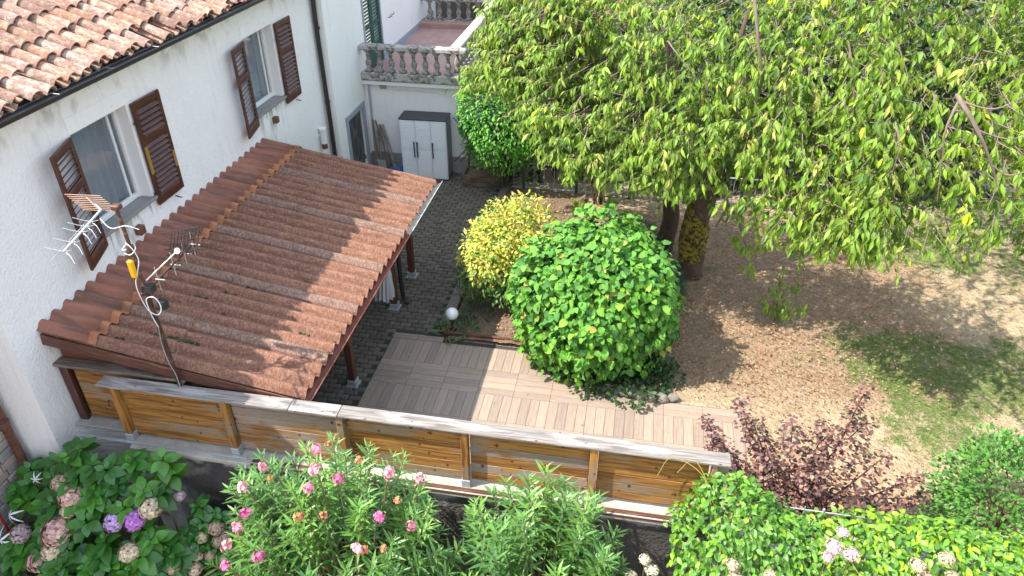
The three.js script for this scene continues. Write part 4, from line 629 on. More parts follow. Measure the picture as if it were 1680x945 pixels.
function stems(root, seed, base, tips, r0, r1, mat = M.stem, name = 'stem') { const r = rng(seed); for (const t of tips) part(name, limb([[base[0] + rr(r, -0.06, 0.06), base[1], base[2] + rr(r, -0.06, 0.06), r0], [(base[0] + t[0]) / 2 + rr(r, -0.12, 0.12), (base[1] + t[1]) / 2 + 0.1, (base[2] + t[2]) / 2 + rr(r, -0.1, 0.1), (r0 + r1) / 2], [t[0], t[1], t[2], r1]], 5, 4), mat, root); }
const ring = (c, rad, n, k = 0.75, y = 0.6) => Array.from({ length: n }, (_, i) => { const a = i / n * 2 * Math.PI + 0.4; return [c[0] + Math.cos(a) * rad[0] * k, c[1] + rad[1] * (y * (0.6 + 0.5 * hash(i, 3, n))), c[2] + Math.sin(a) * rad[2] * k]; });

{ // the cherry tree
  const t = thing('cherry_tree', 'wide spreading cherry tree with drooping leaves over the lawn', 'tree'), r = rng(201), b = [1.33, 0, -13.15];
  part('trunk', limb([[b[0], -0.1, b[2], 0.3], [b[0] + 0.01, 0.35, b[2], 0.255], [b[0] - 0.02, 0.9, b[2] - 0.02, 0.25], [b[0] + 0.05, 1.5, b[2], 0.24], [b[0] + 0.12, 2.2, b[2] - 0.05, 0.22], [b[0] + 0.4, 3.4, b[2] - 0.5, 0.15], [b[0] + 0.7, 4.6, b[2] - 0.9, 0.07]], 14, 6), M.bark, t);
  part('trunk', limb([[b[0] - 0.5, -0.1, b[2] - 0.9, 0.2], [b[0] - 0.45, 0.9, b[2] - 0.8, 0.17], [b[0] - 0.75, 2.4, b[2] - 0.7, 0.13]], 10, 5), M.bark, t);
  const mg = new THREE.CylinderGeometry(0.262, 0.262, 1.25, 64, 60, true), mp = mg.attributes.position;
  for (let i = 0; i < mp.count; i++) { const x = mp.getX(i), y = mp.getY(i), z = mp.getZ(i), a = Math.atan2(x, z), n = fbm(a / 6.2832 + 0.5, y * 0.5 + 0.5, 14, 14, 4, 202), m = 1.15 - Math.abs(a + 0.1) * 0.62 - Math.pow(Math.abs(y + 0.12) / 0.6, 3) * 0.9 + (n - 0.5) * 1.3, q = m > 0.25 ? 1 + 0.16 * sm(m, 0.2, 0.8) + (fbm(a / 6.2832 + 0.5, y + 0.5, 60, 60, 2, 205) - 0.5) * 0.14 : 0.8; mp.setXYZ(i, x * q, y, z * q); }
  mg.computeVertexNormals(); mg.translate(b[0], 0.98, b[2]); part('moss_cover', uvm(mg), M.moss, t);
  // crown: a lumpy dome of hanging sprays
  const C = [3.9, 2.0, -14.2], RX = 7.7, RY = 4.6, RZ = 3.8, leaves = [], twigs = [];
  const green = [[0.53, [1, 1, 1]], [0.25, [1.35, 1.2, 1.1]], [0.012, [2.7, 1.8, 0.9]], [0.08, [2.1, 1.35, 3.6]], [0.13, [0.5, 0.6, 0.7]]];
  const tips = [];
  for (let s = 0; s < 125000; s++) {
    const d = onDome(r, -0.12); if (d.z < -0.15 && r() < 0.85) continue; const boxy = 1 / Math.pow(Math.abs(d.x) ** 2.7 + Math.abs(d.y) ** 2.7 + Math.abs(d.z) ** 2.7, 1 / 2.7);
    const lump = fbm(d.x * 0.3 + 0.5, d.y * 0.22 + d.z * 0.3 + 0.5, 22, 22, 2, 203), big = fbm(d.x * 0.3 + 0.5, d.y * 0.22 + d.z * 0.3 + 0.5, 7, 7, 2, 204);
    if (lump < 0.44 && r() < 0.85) continue; if (big < 0.34 && r() < 0.6) continue; if (d.x < -0.1 && r() < 0.4) continue; if (d.x > 0.8 && r() < 0.5) continue;
    if (d.y > 0.45 && r() < 0.9 * sm(d.y, 0.6, 0.82)) continue; // thin at the top
    const dep = Math.pow(r(), 1.6) * 0.42, f = boxy * (0.8 + 0.34 * big) * (1 - dep) * (0.96 + 0.14 * lump);
    if (dep > 0.17 && r() < 0.5) continue;
    const p = V(C[0] + d.x * (d.x > 0 ? 5.8 : RX) * f, C[1] + d.y * RY * f + (d.x < -0.3 && d.y < 0.3 ? 0.5 : 0), C[2] + d.z * (d.z > 0 ? RZ + 3.5 * sm(d.x, -0.35, 0.3) : RZ) * f);
    if (p.y < 8 + p.z * (0.335 + 0.115 * sm(p.x, -2.3, -0.8) + 0.022 * sm(p.x, -0.3, 1) + 0.07 * sm(p.x, 1.4, 2.8) - 0.045 * sm(p.x, 2.9, 4.6) + 0.05 * (big - 0.5))) continue; // the rim of the crown rises towards its tips
    const out = V(d.x + (r() - 0.5) * 1.4, (r() - 0.4) * 1.1, d.z + (r() - 0.5) * 1.4).normalize(), L = rr(r, 0.15, 0.5), q = p.clone().addScaledVector(out, L); q.y -= L * 0.3;
    twigs.push([p.clone().addScaledVector(out, -0.15), q]); if (s % 420 === 0 && p.x < 3.5 && dep > 0.12 && dep < 0.34) tips.push(p);
    const n = 7 + Math.floor(r() * 7), tone = pick(r, green);
    for (let k = 0; k < n; k++) {
      const u = (k + 0.6) / n, a = p.clone().lerp(q, u); a.x += (r() - 0.5) * 0.05; a.z += (r() - 0.5) * 0.05;
      const dir = out.clone().multiplyScalar(0.3 + 0.5 * r()).add(V((r() - 0.5) * 1.3, -1.0 + (r() - 0.5) * 0.9, (r() - 0.5) * 1.3));
      const c = r() < 0.3 ? pick(r, green) : tone; leaves.push({ m: leafAt(a, dir, rr(r, 0.55, 1.25), V(d.x + (r() - 0.5) * 0.8, 0.7, d.z + 0.3 + (r() - 0.5) * 0.8), (r() - 0.5) * 1.4), c: jit(r, c, 0.3) });
    }
  }
  foliage(t, leaves, leafGeo(0.142, 0.046, LANCE, 0.35, 0.35), leafMat([0.19, 0.335, 0.022], { roughness: 0.6, transmission: 0.3 }), 300, 'leaf', 'foliage');
  const tg = new THREE.CylinderGeometry(0.003, 0.009, 1, 4), ti = new THREE.InstancedMesh(tg, M.twig, twigs.length), o = new THREE.Object3D(); twigs.forEach(([a, q], i) => { o.position.copy(a).add(q).multiplyScalar(0.5); o.quaternion.setFromUnitVectors(V(0, 1, 0), q.clone().sub(a).normalize()); o.scale.set(1, a.distanceTo(q), 1); o.updateMatrix(); ti.setMatrixAt(i, o.matrix); }); ti.name = 'twigs'; ti.userData.kind = 'stuff'; ti.castShadow = true; t.add(ti);
  for (const p of tips) part('branch', limb([[b[0] + 0.15, rr(r, 1.5, 2.6), b[2] - 0.1, 0.085], [b[0] + (p.x - b[0]) * 0.35, 2.6 + (p.y - 2.4) * 0.6, b[2] + (p.z - b[2]) * 0.35, 0.055], [b[0] + (p.x - b[0]) * 0.7, p.y + 0.25, b[2] + (p.z - b[2]) * 0.7, 0.03], [p.x, p.y, p.z, 0.01]], 6, 4), M.bark, t);
  // bare grey limbs at the right and low hanging twigs
  const bare = [[[3.43, 5.32, -8.5, 0.026], [3.12, 5.57, -7.75, 0.024], [3.33, 5.31, -7.62, 0.019], [3.56, 4.97, -7.6, 0.013], [3.68, 4.75, -7.6, 0.008], [3.66, 4.5, -7.55, 0.003]], [[3.56, 4.97, -7.6, 0.011], [3.75, 4.87, -7.6, 0.008], [4.0, 4.97, -7.6, 0.003]], [[3.12, 5.55, -7.75, 0.014], [3.03, 5.32, -7.6, 0.01], [3.08, 5.05, -7.6, 0.007], [3.18, 4.53, -7.6, 0.003]], [[3.12, 5.55, -7.75, 0.012], [3.4, 5.54, -7.6, 0.008], [3.65, 5.7, -7.6, 0.003]], [[2.86, 5.0, -8.5, 0.012], [2.6, 5.27, -7.7, 0.009], [2.65, 5.1, -7.6, 0.007], [2.66, 4.75, -7.6, 0.003]], [[3.33, 5.31, -7.62, 0.01], [3.6, 5.25, -7.6, 0.006], [3.9, 5.32, -7.6, 0.003]], [[1.4, 6.0, -11.3, 0.02], [1.58, 5.2, -11, 0.022], [1.75, 4.6, -11.1, 0.024], [1.6, 3.4, -12.4, 0.05]], [[2.75, 5.3, -10.9, 0.012], [2.9, 4.8, -10.7, 0.018], [3.0, 4.1, -10.7, 0.022], [2.4, 3.2, -11.8, 0.05]], [[0.5, 4.2, -12, 0.02], [0.33, 5.1, -11.2, 0.014], [0.42, 5.1, -10.8, 0.01], [0.75, 4.8, -10.6, 0.004]], [[-0.3, 3.8, -12.2, 0.016], [-0.9, 4.2, -11.2, 0.01], [-0.95, 3.9, -10.9, 0.007], [-0.7, 3.7, -10.7, 0.003]], [[1.4, 2.3, -12.9, 0.05], [1.75, 2.0, -12.4, 0.035], [1.6, 1.6, -12.2, 0.015]], [[1.75, 2.0, -12.4, 0.03], [2.0, 1.7, -12.2, 0.02], [2.15, 1.35, -12.05, 0.008]], [[0.9, 2.3, -12.6, 0.03], [0.0, 2.1, -12.3, 0.018], [-0.9, 1.9, -12.3, 0.006]]];
  for (const p of bare) part('bare_branch', limb(p, 6, 5), M.twig, t);
  const hl = []; for (const [x, y, z] of [[2.1, 1.42, -11.9], [2.2, 1.1, -11.7], [1.95, 1.55, -11.95], [2.35, 1.5, -11.8], [-0.9, 1.85, -12.25], [-0.3, 1.95, -12.3]]) for (let k = 0; k < 16; k++) hl.push({ m: leafAt(V(x + rr(r, -0.14, 0.14), y + rr(r, -0.08, 0.08), z + rr(r, -0.1, 0.1)), V(r() - 0.5, -1.2, r() - 0.5), rr(r, 0.7, 1.2)), c: jit(r, [1.2, 1.25, 1], 0.3) });
  foliage(t, hl, leafGeo(0.15, 0.06, LANCE, 0.3, 0.3), leafMat([0.2, 0.34, 0.035]), 0, 'leaf', 'hanging_leaves');
}
{ // round broad leaved shrub
  const c = [-0.4, 1.1, -10.2], rad = [1.35, 1.5, 1.15], s = thing('broadleaf_shrub', 'large round bright green broadleaf shrub at the terrace corner', 'shrub');
  stems(s, 211, [c[0], 0, c[2]], ring(c, rad, 12, 0.6, 0.5), 0.03, 0.012);
  const lumps = [[0, 0, 0, 0.95, 4600], [-0.55, 0.35, 0.25, 0.6, 1400], [0.45, 0.3, 0.3, 0.66, 1700], [0.05, 0.55, -0.3, 0.66, 1500], [0.6, -0.35, 0.2, 0.55, 900], [-0.5, -0.35, 0.45, 0.55, 900], [0.1, -0.1, 0.6, 0.6, 1100]];
  foliage(s, lumps.flatMap(([x, y, z, k, n], i) => domeLeaves(212 + i * 50, [c[0] + x, c[1] + y, c[2] + z], rad.map((q) => q * k), n, 1, [[0.52, [1, 1, 1]], [0.24, [1.5, 1.3, 1]], [0.14, [0.55, 0.7, 0.9]], [0.08, [2.1, 1.5, 0.9]], [0.02, [4, 1.2, 2]]], { lob: 0.3, fq: 4, up: -0.8, droop: 0.45, out: 0.6, deep: 0.4, ru: 1.9, yMin: 0.06 })), leafGeo(0.118, 0.104, HEART, 0.2, 0.35, 0.2), leafMat([0.1, 0.3, 0.025], { roughness: 0.7, transmission: 0.32 }), 300);
}
{ // golden shrub
  const c = [-2.12, 1.0, -11.55], rad = [0.85, 1.2, 0.85], s = thing('golden_shrub', 'yellow variegated shrub in the bed beside the round green shrub', 'shrub');
  stems(s, 221, [c[0], 0, c[2]], ring(c, rad, 8, 0.6, 0.5), 0.025, 0.01);
  const gt = [[0.5, [1, 1, 1]], [0.2, [0.55, 0.85, 0.7]], [0.17, [1.1, 1.15, 2]], [0.13, [0.2, 0.5, 0.5]]], go = { lob: 0.3, fq: 4, up: -0.7, deep: 0.4, droop: 0.3, ru: 1.5 }, top = [[0, 0, 0, 0.92, 4800], [-0.3, 0.1, 0.3, 0.62, 2100], [0.32, 0.28, -0.1, 0.72, 2400], [-0.42, -0.3, 0.15, 0.55, 1100], [0.2, -0.2, 0.4, 0.6, 1000]].flatMap(([x, y, z, k, n], i) => domeLeaves(222 + i * 50, [c[0] + x, c[1] + y, c[2] + z], rad.map((q) => q * k), n, 1, gt, go));
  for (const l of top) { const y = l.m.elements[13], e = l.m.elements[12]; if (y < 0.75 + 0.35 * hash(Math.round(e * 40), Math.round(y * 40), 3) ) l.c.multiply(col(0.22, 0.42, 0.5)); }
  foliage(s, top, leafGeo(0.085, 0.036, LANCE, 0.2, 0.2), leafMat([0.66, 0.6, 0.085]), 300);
}
{ // laurel behind the annex corner
  const c = [-3.1, 1.85, -16.3], rad = [1.15, 1.4, 0.8], s = thing('laurel', 'bright green evergreen bush by the annex corner, above the planter box', 'shrub');
  stems(s, 231, [c[0], 0, c[2]], ring(c, rad, 6, 0.5, 0.4), 0.04, 0.012, M.bark);
  foliage(s, domeLeaves(232, c, rad, 8000, 1, [[0.6, [1, 1, 1]], [0.3, [1.5, 1.4, 1]], [0.1, [0.5, 0.6, 0.7]]], { up: -0.8, deep: 0.35, droop: 0.2 }), leafGeo(0.1, 0.045, LANCE, 0.25, 0.2), leafMat([0.09, 0.32, 0.02]), 200);
}
{ // dark hedge, many stemmed shrub and low evergreen behind
  const h = thing('hedge', 'dark hedge behind the green post fence under the tree', 'hedge'), L = []; for (let i = 0; i < 6; i++) L.push(...domeLeaves(240 + i, [-2 + i * 1.9, 1.4, -17.6 - (i % 2) * 0.4], [1.5, 2.6 + (i % 3) * 0.3, 0.9], 2600, 1, [[0.7, [1, 1, 1]], [0.3, [0.6, 0.7, 0.7]]], { up: -0.6, deep: 0.5 }));
  for (let i = 0; i < 6; i++) part('trunk', limb([[-2 + i * 1.9, 0, -17.7, 0.07], [-2 + i * 1.9 + 0.1, 1, -17.7, 0.05], [-2 + i * 1.9, 1.9, -17.7, 0.02]], 6, 3), M.bark, h);
  foliage(h, L, leafGeo(0.15, 0.09, OVATE), leafMat([0.035, 0.085, 0.02]), 0);
  const m = thing('multistem_shrub', 'bare multi stemmed shrub fanning up beside the green fence post', 'shrub'), r = rng(251); for (let i = 0; i < 26; i++) { const a = r() * 6.28, k = rr(r, 0.2, 0.75); part('stem', limb([[-0.72 + rr(r, -0.15, 0.15), 0, -16.0 + rr(r, -0.1, 0.1), 0.018], [-0.72 + Math.cos(a) * k * 0.4, 0.8, -16.0 + Math.sin(a) * k * 0.3, 0.014], [-0.72 + Math.cos(a) * k, rr(r, 1.4, 1.9), -16 + Math.sin(a) * k * 0.5, 0.007]], 5, 4), S({ color: lin(0.13, 0.09, 0.06) }), m); }
  foliage(m, domeLeaves(252, [-0.72, 1.8, -16], [0.9, 0.6, 0.5], 700, 1, [[1, [1, 1, 1]]], { up: -0.5 }), leafGeo(0.1, 0.05, OVATE), leafMat([0.05, 0.09, 0.02]), 0);
  const j = thing('low_evergreen', 'low bluish evergreen spreading behind the round shrub near the trunk', 'shrub'), J = []; for (const [x, z, w] of [[0.35, -12.6, 0.75], [0.1, -13.8, 0.7], [0.75, -12.2, 0.4]]) J.push(...domeLeaves(260 + Math.round(x * 10), [x, 0.15, z], [w, 0.6, w * 0.8], 1900, 1, [[0.6, [1, 1, 1]], [0.4, [1.6, 1.5, 1.3]]], { out: 1, droop: -0.1, deep: 0.5 }));
  stems(j, 263, [0.3, 0, -12.8], ring([0.3, 0.1, -12.9], [0.7, 0.5, 0.9], 7), 0.02, 0.008); foliage(j, J, leafGeo(0.14, 0.014, LANCE, 0.1, 0.1), leafMat([0.05, 0.11, 0.06]), 0);
}
{ // trees beyond the hedge
  const bt = (lab, c, rad, n, seed, m) => { const t = thing('background_tree', lab, 'tree'); part('trunk', limb([[c[0], 0, c[2], 0.2], [c[0] + 0.1, 1.6, c[2], 0.16], [c[0], c[1], c[2], 0.08]], 8, 4), M.bark, t); for (const p of ring(c, rad, 6, 0.6, 0.4)) part('branch', limb([[c[0], 1.5, c[2], 0.08], [(c[0] + p[0]) / 2, (1.5 + p[1]) / 2 + 0.3, (c[2] + p[2]) / 2, 0.05], [...p, 0.015]], 5, 3), M.bark, t); foliage(t, domeLeaves(seed, c, rad, n, 1, [[0.6, [1, 1, 1]], [0.25, [1.5, 1.3, 1]], [0.15, [0.6, 0.7, 0.7]]], { lob: 0.35, fq: 5, up: -0.6, deep: 0.5 }), leafGeo(0.2, 0.11, OVATE), m, 0); };
  bt('green tree showing through the cherry crown behind the red roofed building', [1.6, 3.0, -22.5], [3.0, 3.2, 2.4], 9000, 265, leafMat([0.09, 0.2, 0.03]));
  bt('darker green tree showing through the right side of the cherry crown', [7.6, 3.2, -22], [3.6, 3.4, 2.6], 10000, 266, leafMat([0.07, 0.16, 0.03]));
}
{ // sapling on the lawn
  const s = thing('sapling', 'small bright green sapling standing alone on the dry lawn', 'sapling'), r = rng(271), b = [2.9, 0, -11.7], tips = [[2.72, 0.72, -11.85], [3.2, 0.75, -11.9], [2.95, 0.5, -11.5], [2.55, 0.5, -11.6], [3.25, 0.45, -11.55], [2.9, 1.02, -12.0]], L = [];
  stems(s, 272, b, tips, 0.012, 0.004);
  for (const t of tips) for (let k = 0; k < 30; k++) { const u = rr(r, 0.3, 1.05), p = V(b[0] + (t[0] - b[0]) * u + rr(r, -0.08, 0.08), t[1] * u + rr(r, -0.05, 0.08), b[2] + (t[2] - b[2]) * u + rr(r, -0.08, 0.08)); L.push({ m: leafAt(p, V(r() - 0.5, -0.9, r() - 0.5), rr(r, 0.6, 1.1)), c: jit(r, [1, 1, 1], 0.35) }); }
  foliage(s, L, leafGeo(0.13, 0.056, LANCE, 0.25, 0.25), leafMat([0.2, 0.36, 0.035]), 120);
}
{ // purple shrub
  const s = thing('purple_shrub', 'loose purple leaved shrub with upright plumes behind the creeper', 'shrub'), r = rng(281), L = [], base = [2.5, 0, -6.95];
  const tips = [[2.84, 2.5, -6.9, 0.16], [3.0, 1.98, -6.95, 0.3], [2.2, 1.78, -7.0, 0.3], [1.52, 2.1, -6.9, 0.22], [1.3, 1.45, -6.8, 0.25], [2.5, 1.35, -6.7, 0.36], [3.0, 1.0, -6.6, 0.36], [3.3, 1.5, -6.9, 0.26], [3.75, 1.25, -6.9, 0.14], [1.9, 1.45, -6.75, 0.34], [1.62, 1.15, -6.65, 0.36], [3.5, 0.75, -6.7, 0.32], [2.2, 0.95, -6.5, 0.4], [2.75, 0.75, -6.5, 0.4], [3.9, 0.9, -6.9, 0.12], [1.75, 1.7, -7.0, 0.28], [2.6, 1.7, -7.1, 0.24], [1.15, 1.75, -6.9, 0.14]];
  stems(s, 282, base, tips.map((t) => t.slice(0, 3)), 0.022, 0.006, S({ color: lin(0.12, 0.07, 0.06) }));
  const tb = [[0.42, [1, 1, 1]], [0.2, [0.5, 0.45, 0.6]], [0.26, [2.0, 1.9, 1.7]], [0.12, [2.8, 3.2, 2.4]]];
  for (const [x, y, z, w] of tips) { const n = Math.round(220 + 520 * w); for (let k = 0; k < n; k++) { const u = Math.pow(r(), 0.8) * 0.75 + 0.27, q = w * (1.35 - u * 0.95) * Math.sqrt(r()), a = r() * 6.283, p = V(base[0] + (x - base[0]) * u + Math.cos(a) * q, y * u + (r() - 0.5) * 0.16, base[2] + (z - base[2]) * u + Math.sin(a) * q); if (p.y < 0.2) continue; L.push({ m: leafAt(p, V(Math.cos(a) + r() - 0.5, -0.2 + (r() - 0.5), Math.sin(a) + r() - 0.5), rr(r, 0.65, 1.2)), c: jit(r, pick(r, tb), 0.3) }); } }
  foliage(s, L, leafGeo(0.048, 0.044, ROUND, 0.15, 0.15), leafMat([0.165, 0.085, 0.075], { roughness: 0.5 }), 300);
}
{ // compact shrub at the right
  const c = [5.1, 0.45, -7.3], rad = [0.85, 1.05, 0.85], s = thing('compact_shrub', 'compact dark green shrub on the dry lawn near the creeper', 'shrub');
  stems(s, 291, [c[0], 0, c[2]], ring(c, rad, 7, 0.5, 0.5), 0.02, 0.008);
  foliage(s, domeLeaves(292, c, rad, 6500, 1, [[0.6, [1, 1, 1]], [0.3, [1.5, 1.4, 1.2]], [0.1, [0.6, 0.7, 0.8]]], { lob: 0.35, up: -0.5, out: 0.8, droop: 0 }), leafGeo(0.065, 0.036, OVATE, 0.2, 0.2), leafMat([0.085, 0.24, 0.035]), 200);
}
// flower heads
function ballOf(n, r, seed, petal, spread = 1) { const R = rng(seed), gs = []; for (let i = 0; i < n; i++) { const d = onDome(R, -0.35), g = petal.clone(); g.applyMatrix4(new THREE.Matrix4().makeRotationFromQuaternion(new THREE.Quaternion().setFromUnitVectors(V(0, 1, 0), d))); const tn = 0.7 + 0.65 * R(), tc = new Float32Array(g.attributes.position.count * 3); for (let q = 0; q < tc.length; q += 3) { tc[q] = tn; tc[q + 1] = tn * (0.85 + 0.3 * R()); tc[q + 2] = tn * 0.95; } g.setAttribute('color', new THREE.BufferAttribute(tc, 3)); g.applyMatrix4(new THREE.Matrix4().makeTranslation(...[d.x * r, d.y * r * 0.8 * spread, d.z * r].map((q, _, __, k = 0.8 + 0.3 * hash(i, n, seed)) => q * k))); gs.push(g); } return gs; }
function coreBall(r) { const g = new THREE.IcosahedronGeometry(r, 2).scale(1, 0.8, 1); g.setAttribute('color', new THREE.BufferAttribute(new Float32Array(g.attributes.position.count * 3).fill(0.22), 3)); return g; }
const FM = (r, g, b) => new THREE.MeshStandardMaterial({ color: lin(r, g, b), vertexColors: true, side: THREE.DoubleSide, roughness: 0.9 });
function floret(k, L, w, lift = 0.15) { const gs = []; for (let i = 0; i < k; i++) { const g = leafGeo(L, w, [0.3, 1, 0.75, 0.2], 0.15, -lift); g.rotateY(i / k * 2 * Math.PI); gs.push(g); } return mergeGeometries(gs); }
{ // hydrangeas
  const f4 = floret(4, 0.017, 0.018), heads = [0, 1, 2].map((k) => { return merge([coreBall(0.074), ...ballOf(420, 0.1, 300 + k, f4)]); });
  const hm = { pink: FM(0.58, 0.36, 0.32), cream: FM(0.62, 0.5, 0.36), violet: FM(0.52, 0.2, 0.6), lilac: FM(0.52, 0.34, 0.62), mauve: FM(0.52, 0.4, 0.42), dry: FM(0.45, 0.33, 0.24) };
  const hs = (X, Z) => 1.36 - 1.25 * Math.max(0, Z + 5.45) - 0.88 * sm(X, -5.4, -4.85) - 0.5 * sm(X, -6.5, -7.0);
  const H1 = [[-6.37, 0.95, -5.07, 0.165, 'pink'], [-6.38, 0.8, -4.96, 0.1, 'cream'], [-6.48, 0.6, -4.79, 0.2, 'pink'], [-7.21, 0.26, -4.9, 0.135, 'mauve'], [-5.32, 0.92, -5.08, 0.145, 'cream'], [-5.75, 0.77, -4.92, 0.13, 'lilac'], [-5.48, 0.82, -4.95, 0.137, 'violet'], [-6.75, 0.18, -4.65, 0.175, 'pink'], [-6.51, 0.42, -4.64, 0.128, 'cream'], [-5.49, 0.52, -4.72, 0.13, 'cream'], [-6.55, 1.04, -5.16, 0.117, 'dry']];
  const H2 = [[-5.12, 0.86, -5.36, 0.076, 'mauve'], [-4.99, 0.24, -5.08, 0.088, 'lilac'], [-4.9, 0.3, -5.23, 0.096, 'cream'], [-4.72, 0.4, -5.32, 0.112, 'dry'], [-4.68, 0.27, -5.22, 0.078, 'dry'], [-4.91, 0.12, -5.08, 0.079, 'cream'], [-5.09, 0.13, -4.83, 0.088, 'dry'], [-4.92, 0.0, -4.97, 0.106, 'cream'], [-4.75, 0.13, -5.11, 0.079, 'dry'], [-4.6, 0.3, -5.3, 0.08, 'dry'], [-4.55, 0.12, -5.1, 0.07, 'cream']];
  const lg = leafGeo(0.22, 0.15, OVATE, 0.22, 0.3, 0.06), lm = leafMat([0.045, 0.165, 0.022], { roughness: 0.38, transmission: 0.3 });
  const make = (lab, x0, x1, heads0, n, size, seed) => {
    const s = thing('hydrangea', lab, 'hydrangea'), r = rng(seed), L = [];
    for (let i = 0; i < n; i++) {
      const X = rr(r, x0, x1), Z = rr(r, -5.5, -4.15), deep = i > n * 0.62 ? rr(r, 0.12, 0.3) : 0, y = hs(X, Z) - deep + rr(r, -0.08, 0.05), P = V(X, y, Z), tilt = V(rr(r, -0.35, 0.35), 1, 0.35 + rr(r, -0.3, 0.35)).normalize();
      if (i % 3 === 0) part('stem', limb([[X * 0.7 + (x0 + x1) * 0.15, -0.5, -5.0, 0.014], [X, (y - 0.5) / 2, Z - 0.1, 0.011], [X, y, Z, 0.008]], 5, 3), M.stem, s);
      const t1 = V(1, 0, 0).cross(tilt).normalize(), t2 = tilt.clone().cross(t1), a0 = r() * 6.28, tone = r() < 0.25 ? [1.5, 1.35, 1] : r() < 0.3 ? [0.7, 0.75, 0.8] : [1, 1, 1];
      for (let k = 0; k < 10; k++) { const a = a0 + k * Math.PI / 2 + (k >> 1) * 0.78, lvl = k >> 2, d = t1.clone().multiplyScalar(Math.cos(a)).addScaledVector(t2, Math.sin(a)).addScaledVector(tilt, -0.15 + lvl * 0.45); L.push({ m: leafAt(P.clone().addScaledVector(tilt, lvl * 0.04).addScaledVector(d, 0.02), d, size * [1, 0.85, 0.5][lvl] * rr(r, 0.85, 1.15), tilt), c: jit(r, tone.map((q) => q * (1 + lvl * 0.18)), 0.2) }); }
    }
    for (const [x, y, z, q, k] of heads0) { const o = part('flower_head', heads[Math.floor(r() * 3)], hm[k], s); o.position.set(x, y, z); o.scale.setScalar(q / 0.115); o.rotation.set(rr(r, 0, 0.5), r() * 6, rr(r, -0.3, 0.3)); o.userData.label = { pink: 'faded pink', cream: 'cream', violet: 'bright violet', lilac: 'lilac', mauve: 'dusty mauve', dry: 'dried brown' }[k] + ' flower head'; }
    foliage(s, L, lg, lm, 300);
  };
  make('large hydrangea with big faded pink and violet flower heads by the house corner', -7.45, -5.0, H1, 130, 1, 311);
  make('smaller hydrangea with many small dried flower heads beside the oleander', -5.0, -4.2, H2, 60, 0.72, 312);
  const w = thing('white_lily', 'plant with white drooping star flowers at the left of the hydrangea', 'flower'), fl = floret(6, 0.15, 0.03, -0.8), wm = S({ color: lin(0.75, 0.76, 0.78), roughness: 0.6, side: THREE.DoubleSide });
  [[-7.37, 0.46, -5.0], [-7.44, 0.2, -4.79], [-7.09, 0.84, -5.3]].forEach(([x, y, z], i) => { part('stem', limb([[x - 0.1, -0.5, z - 0.1, 0.01], [x - 0.05, y * 0.5, z - 0.05, 0.009], [x, y, z, 0.006]], 5, 3), M.stem, w); const o = part('flower', fl, wm, w); o.position.set(x, y, z); o.rotation.set(0.9, i * 1.3, 0.4); if (i === 2) o.scale.setScalar(0.6); });
}
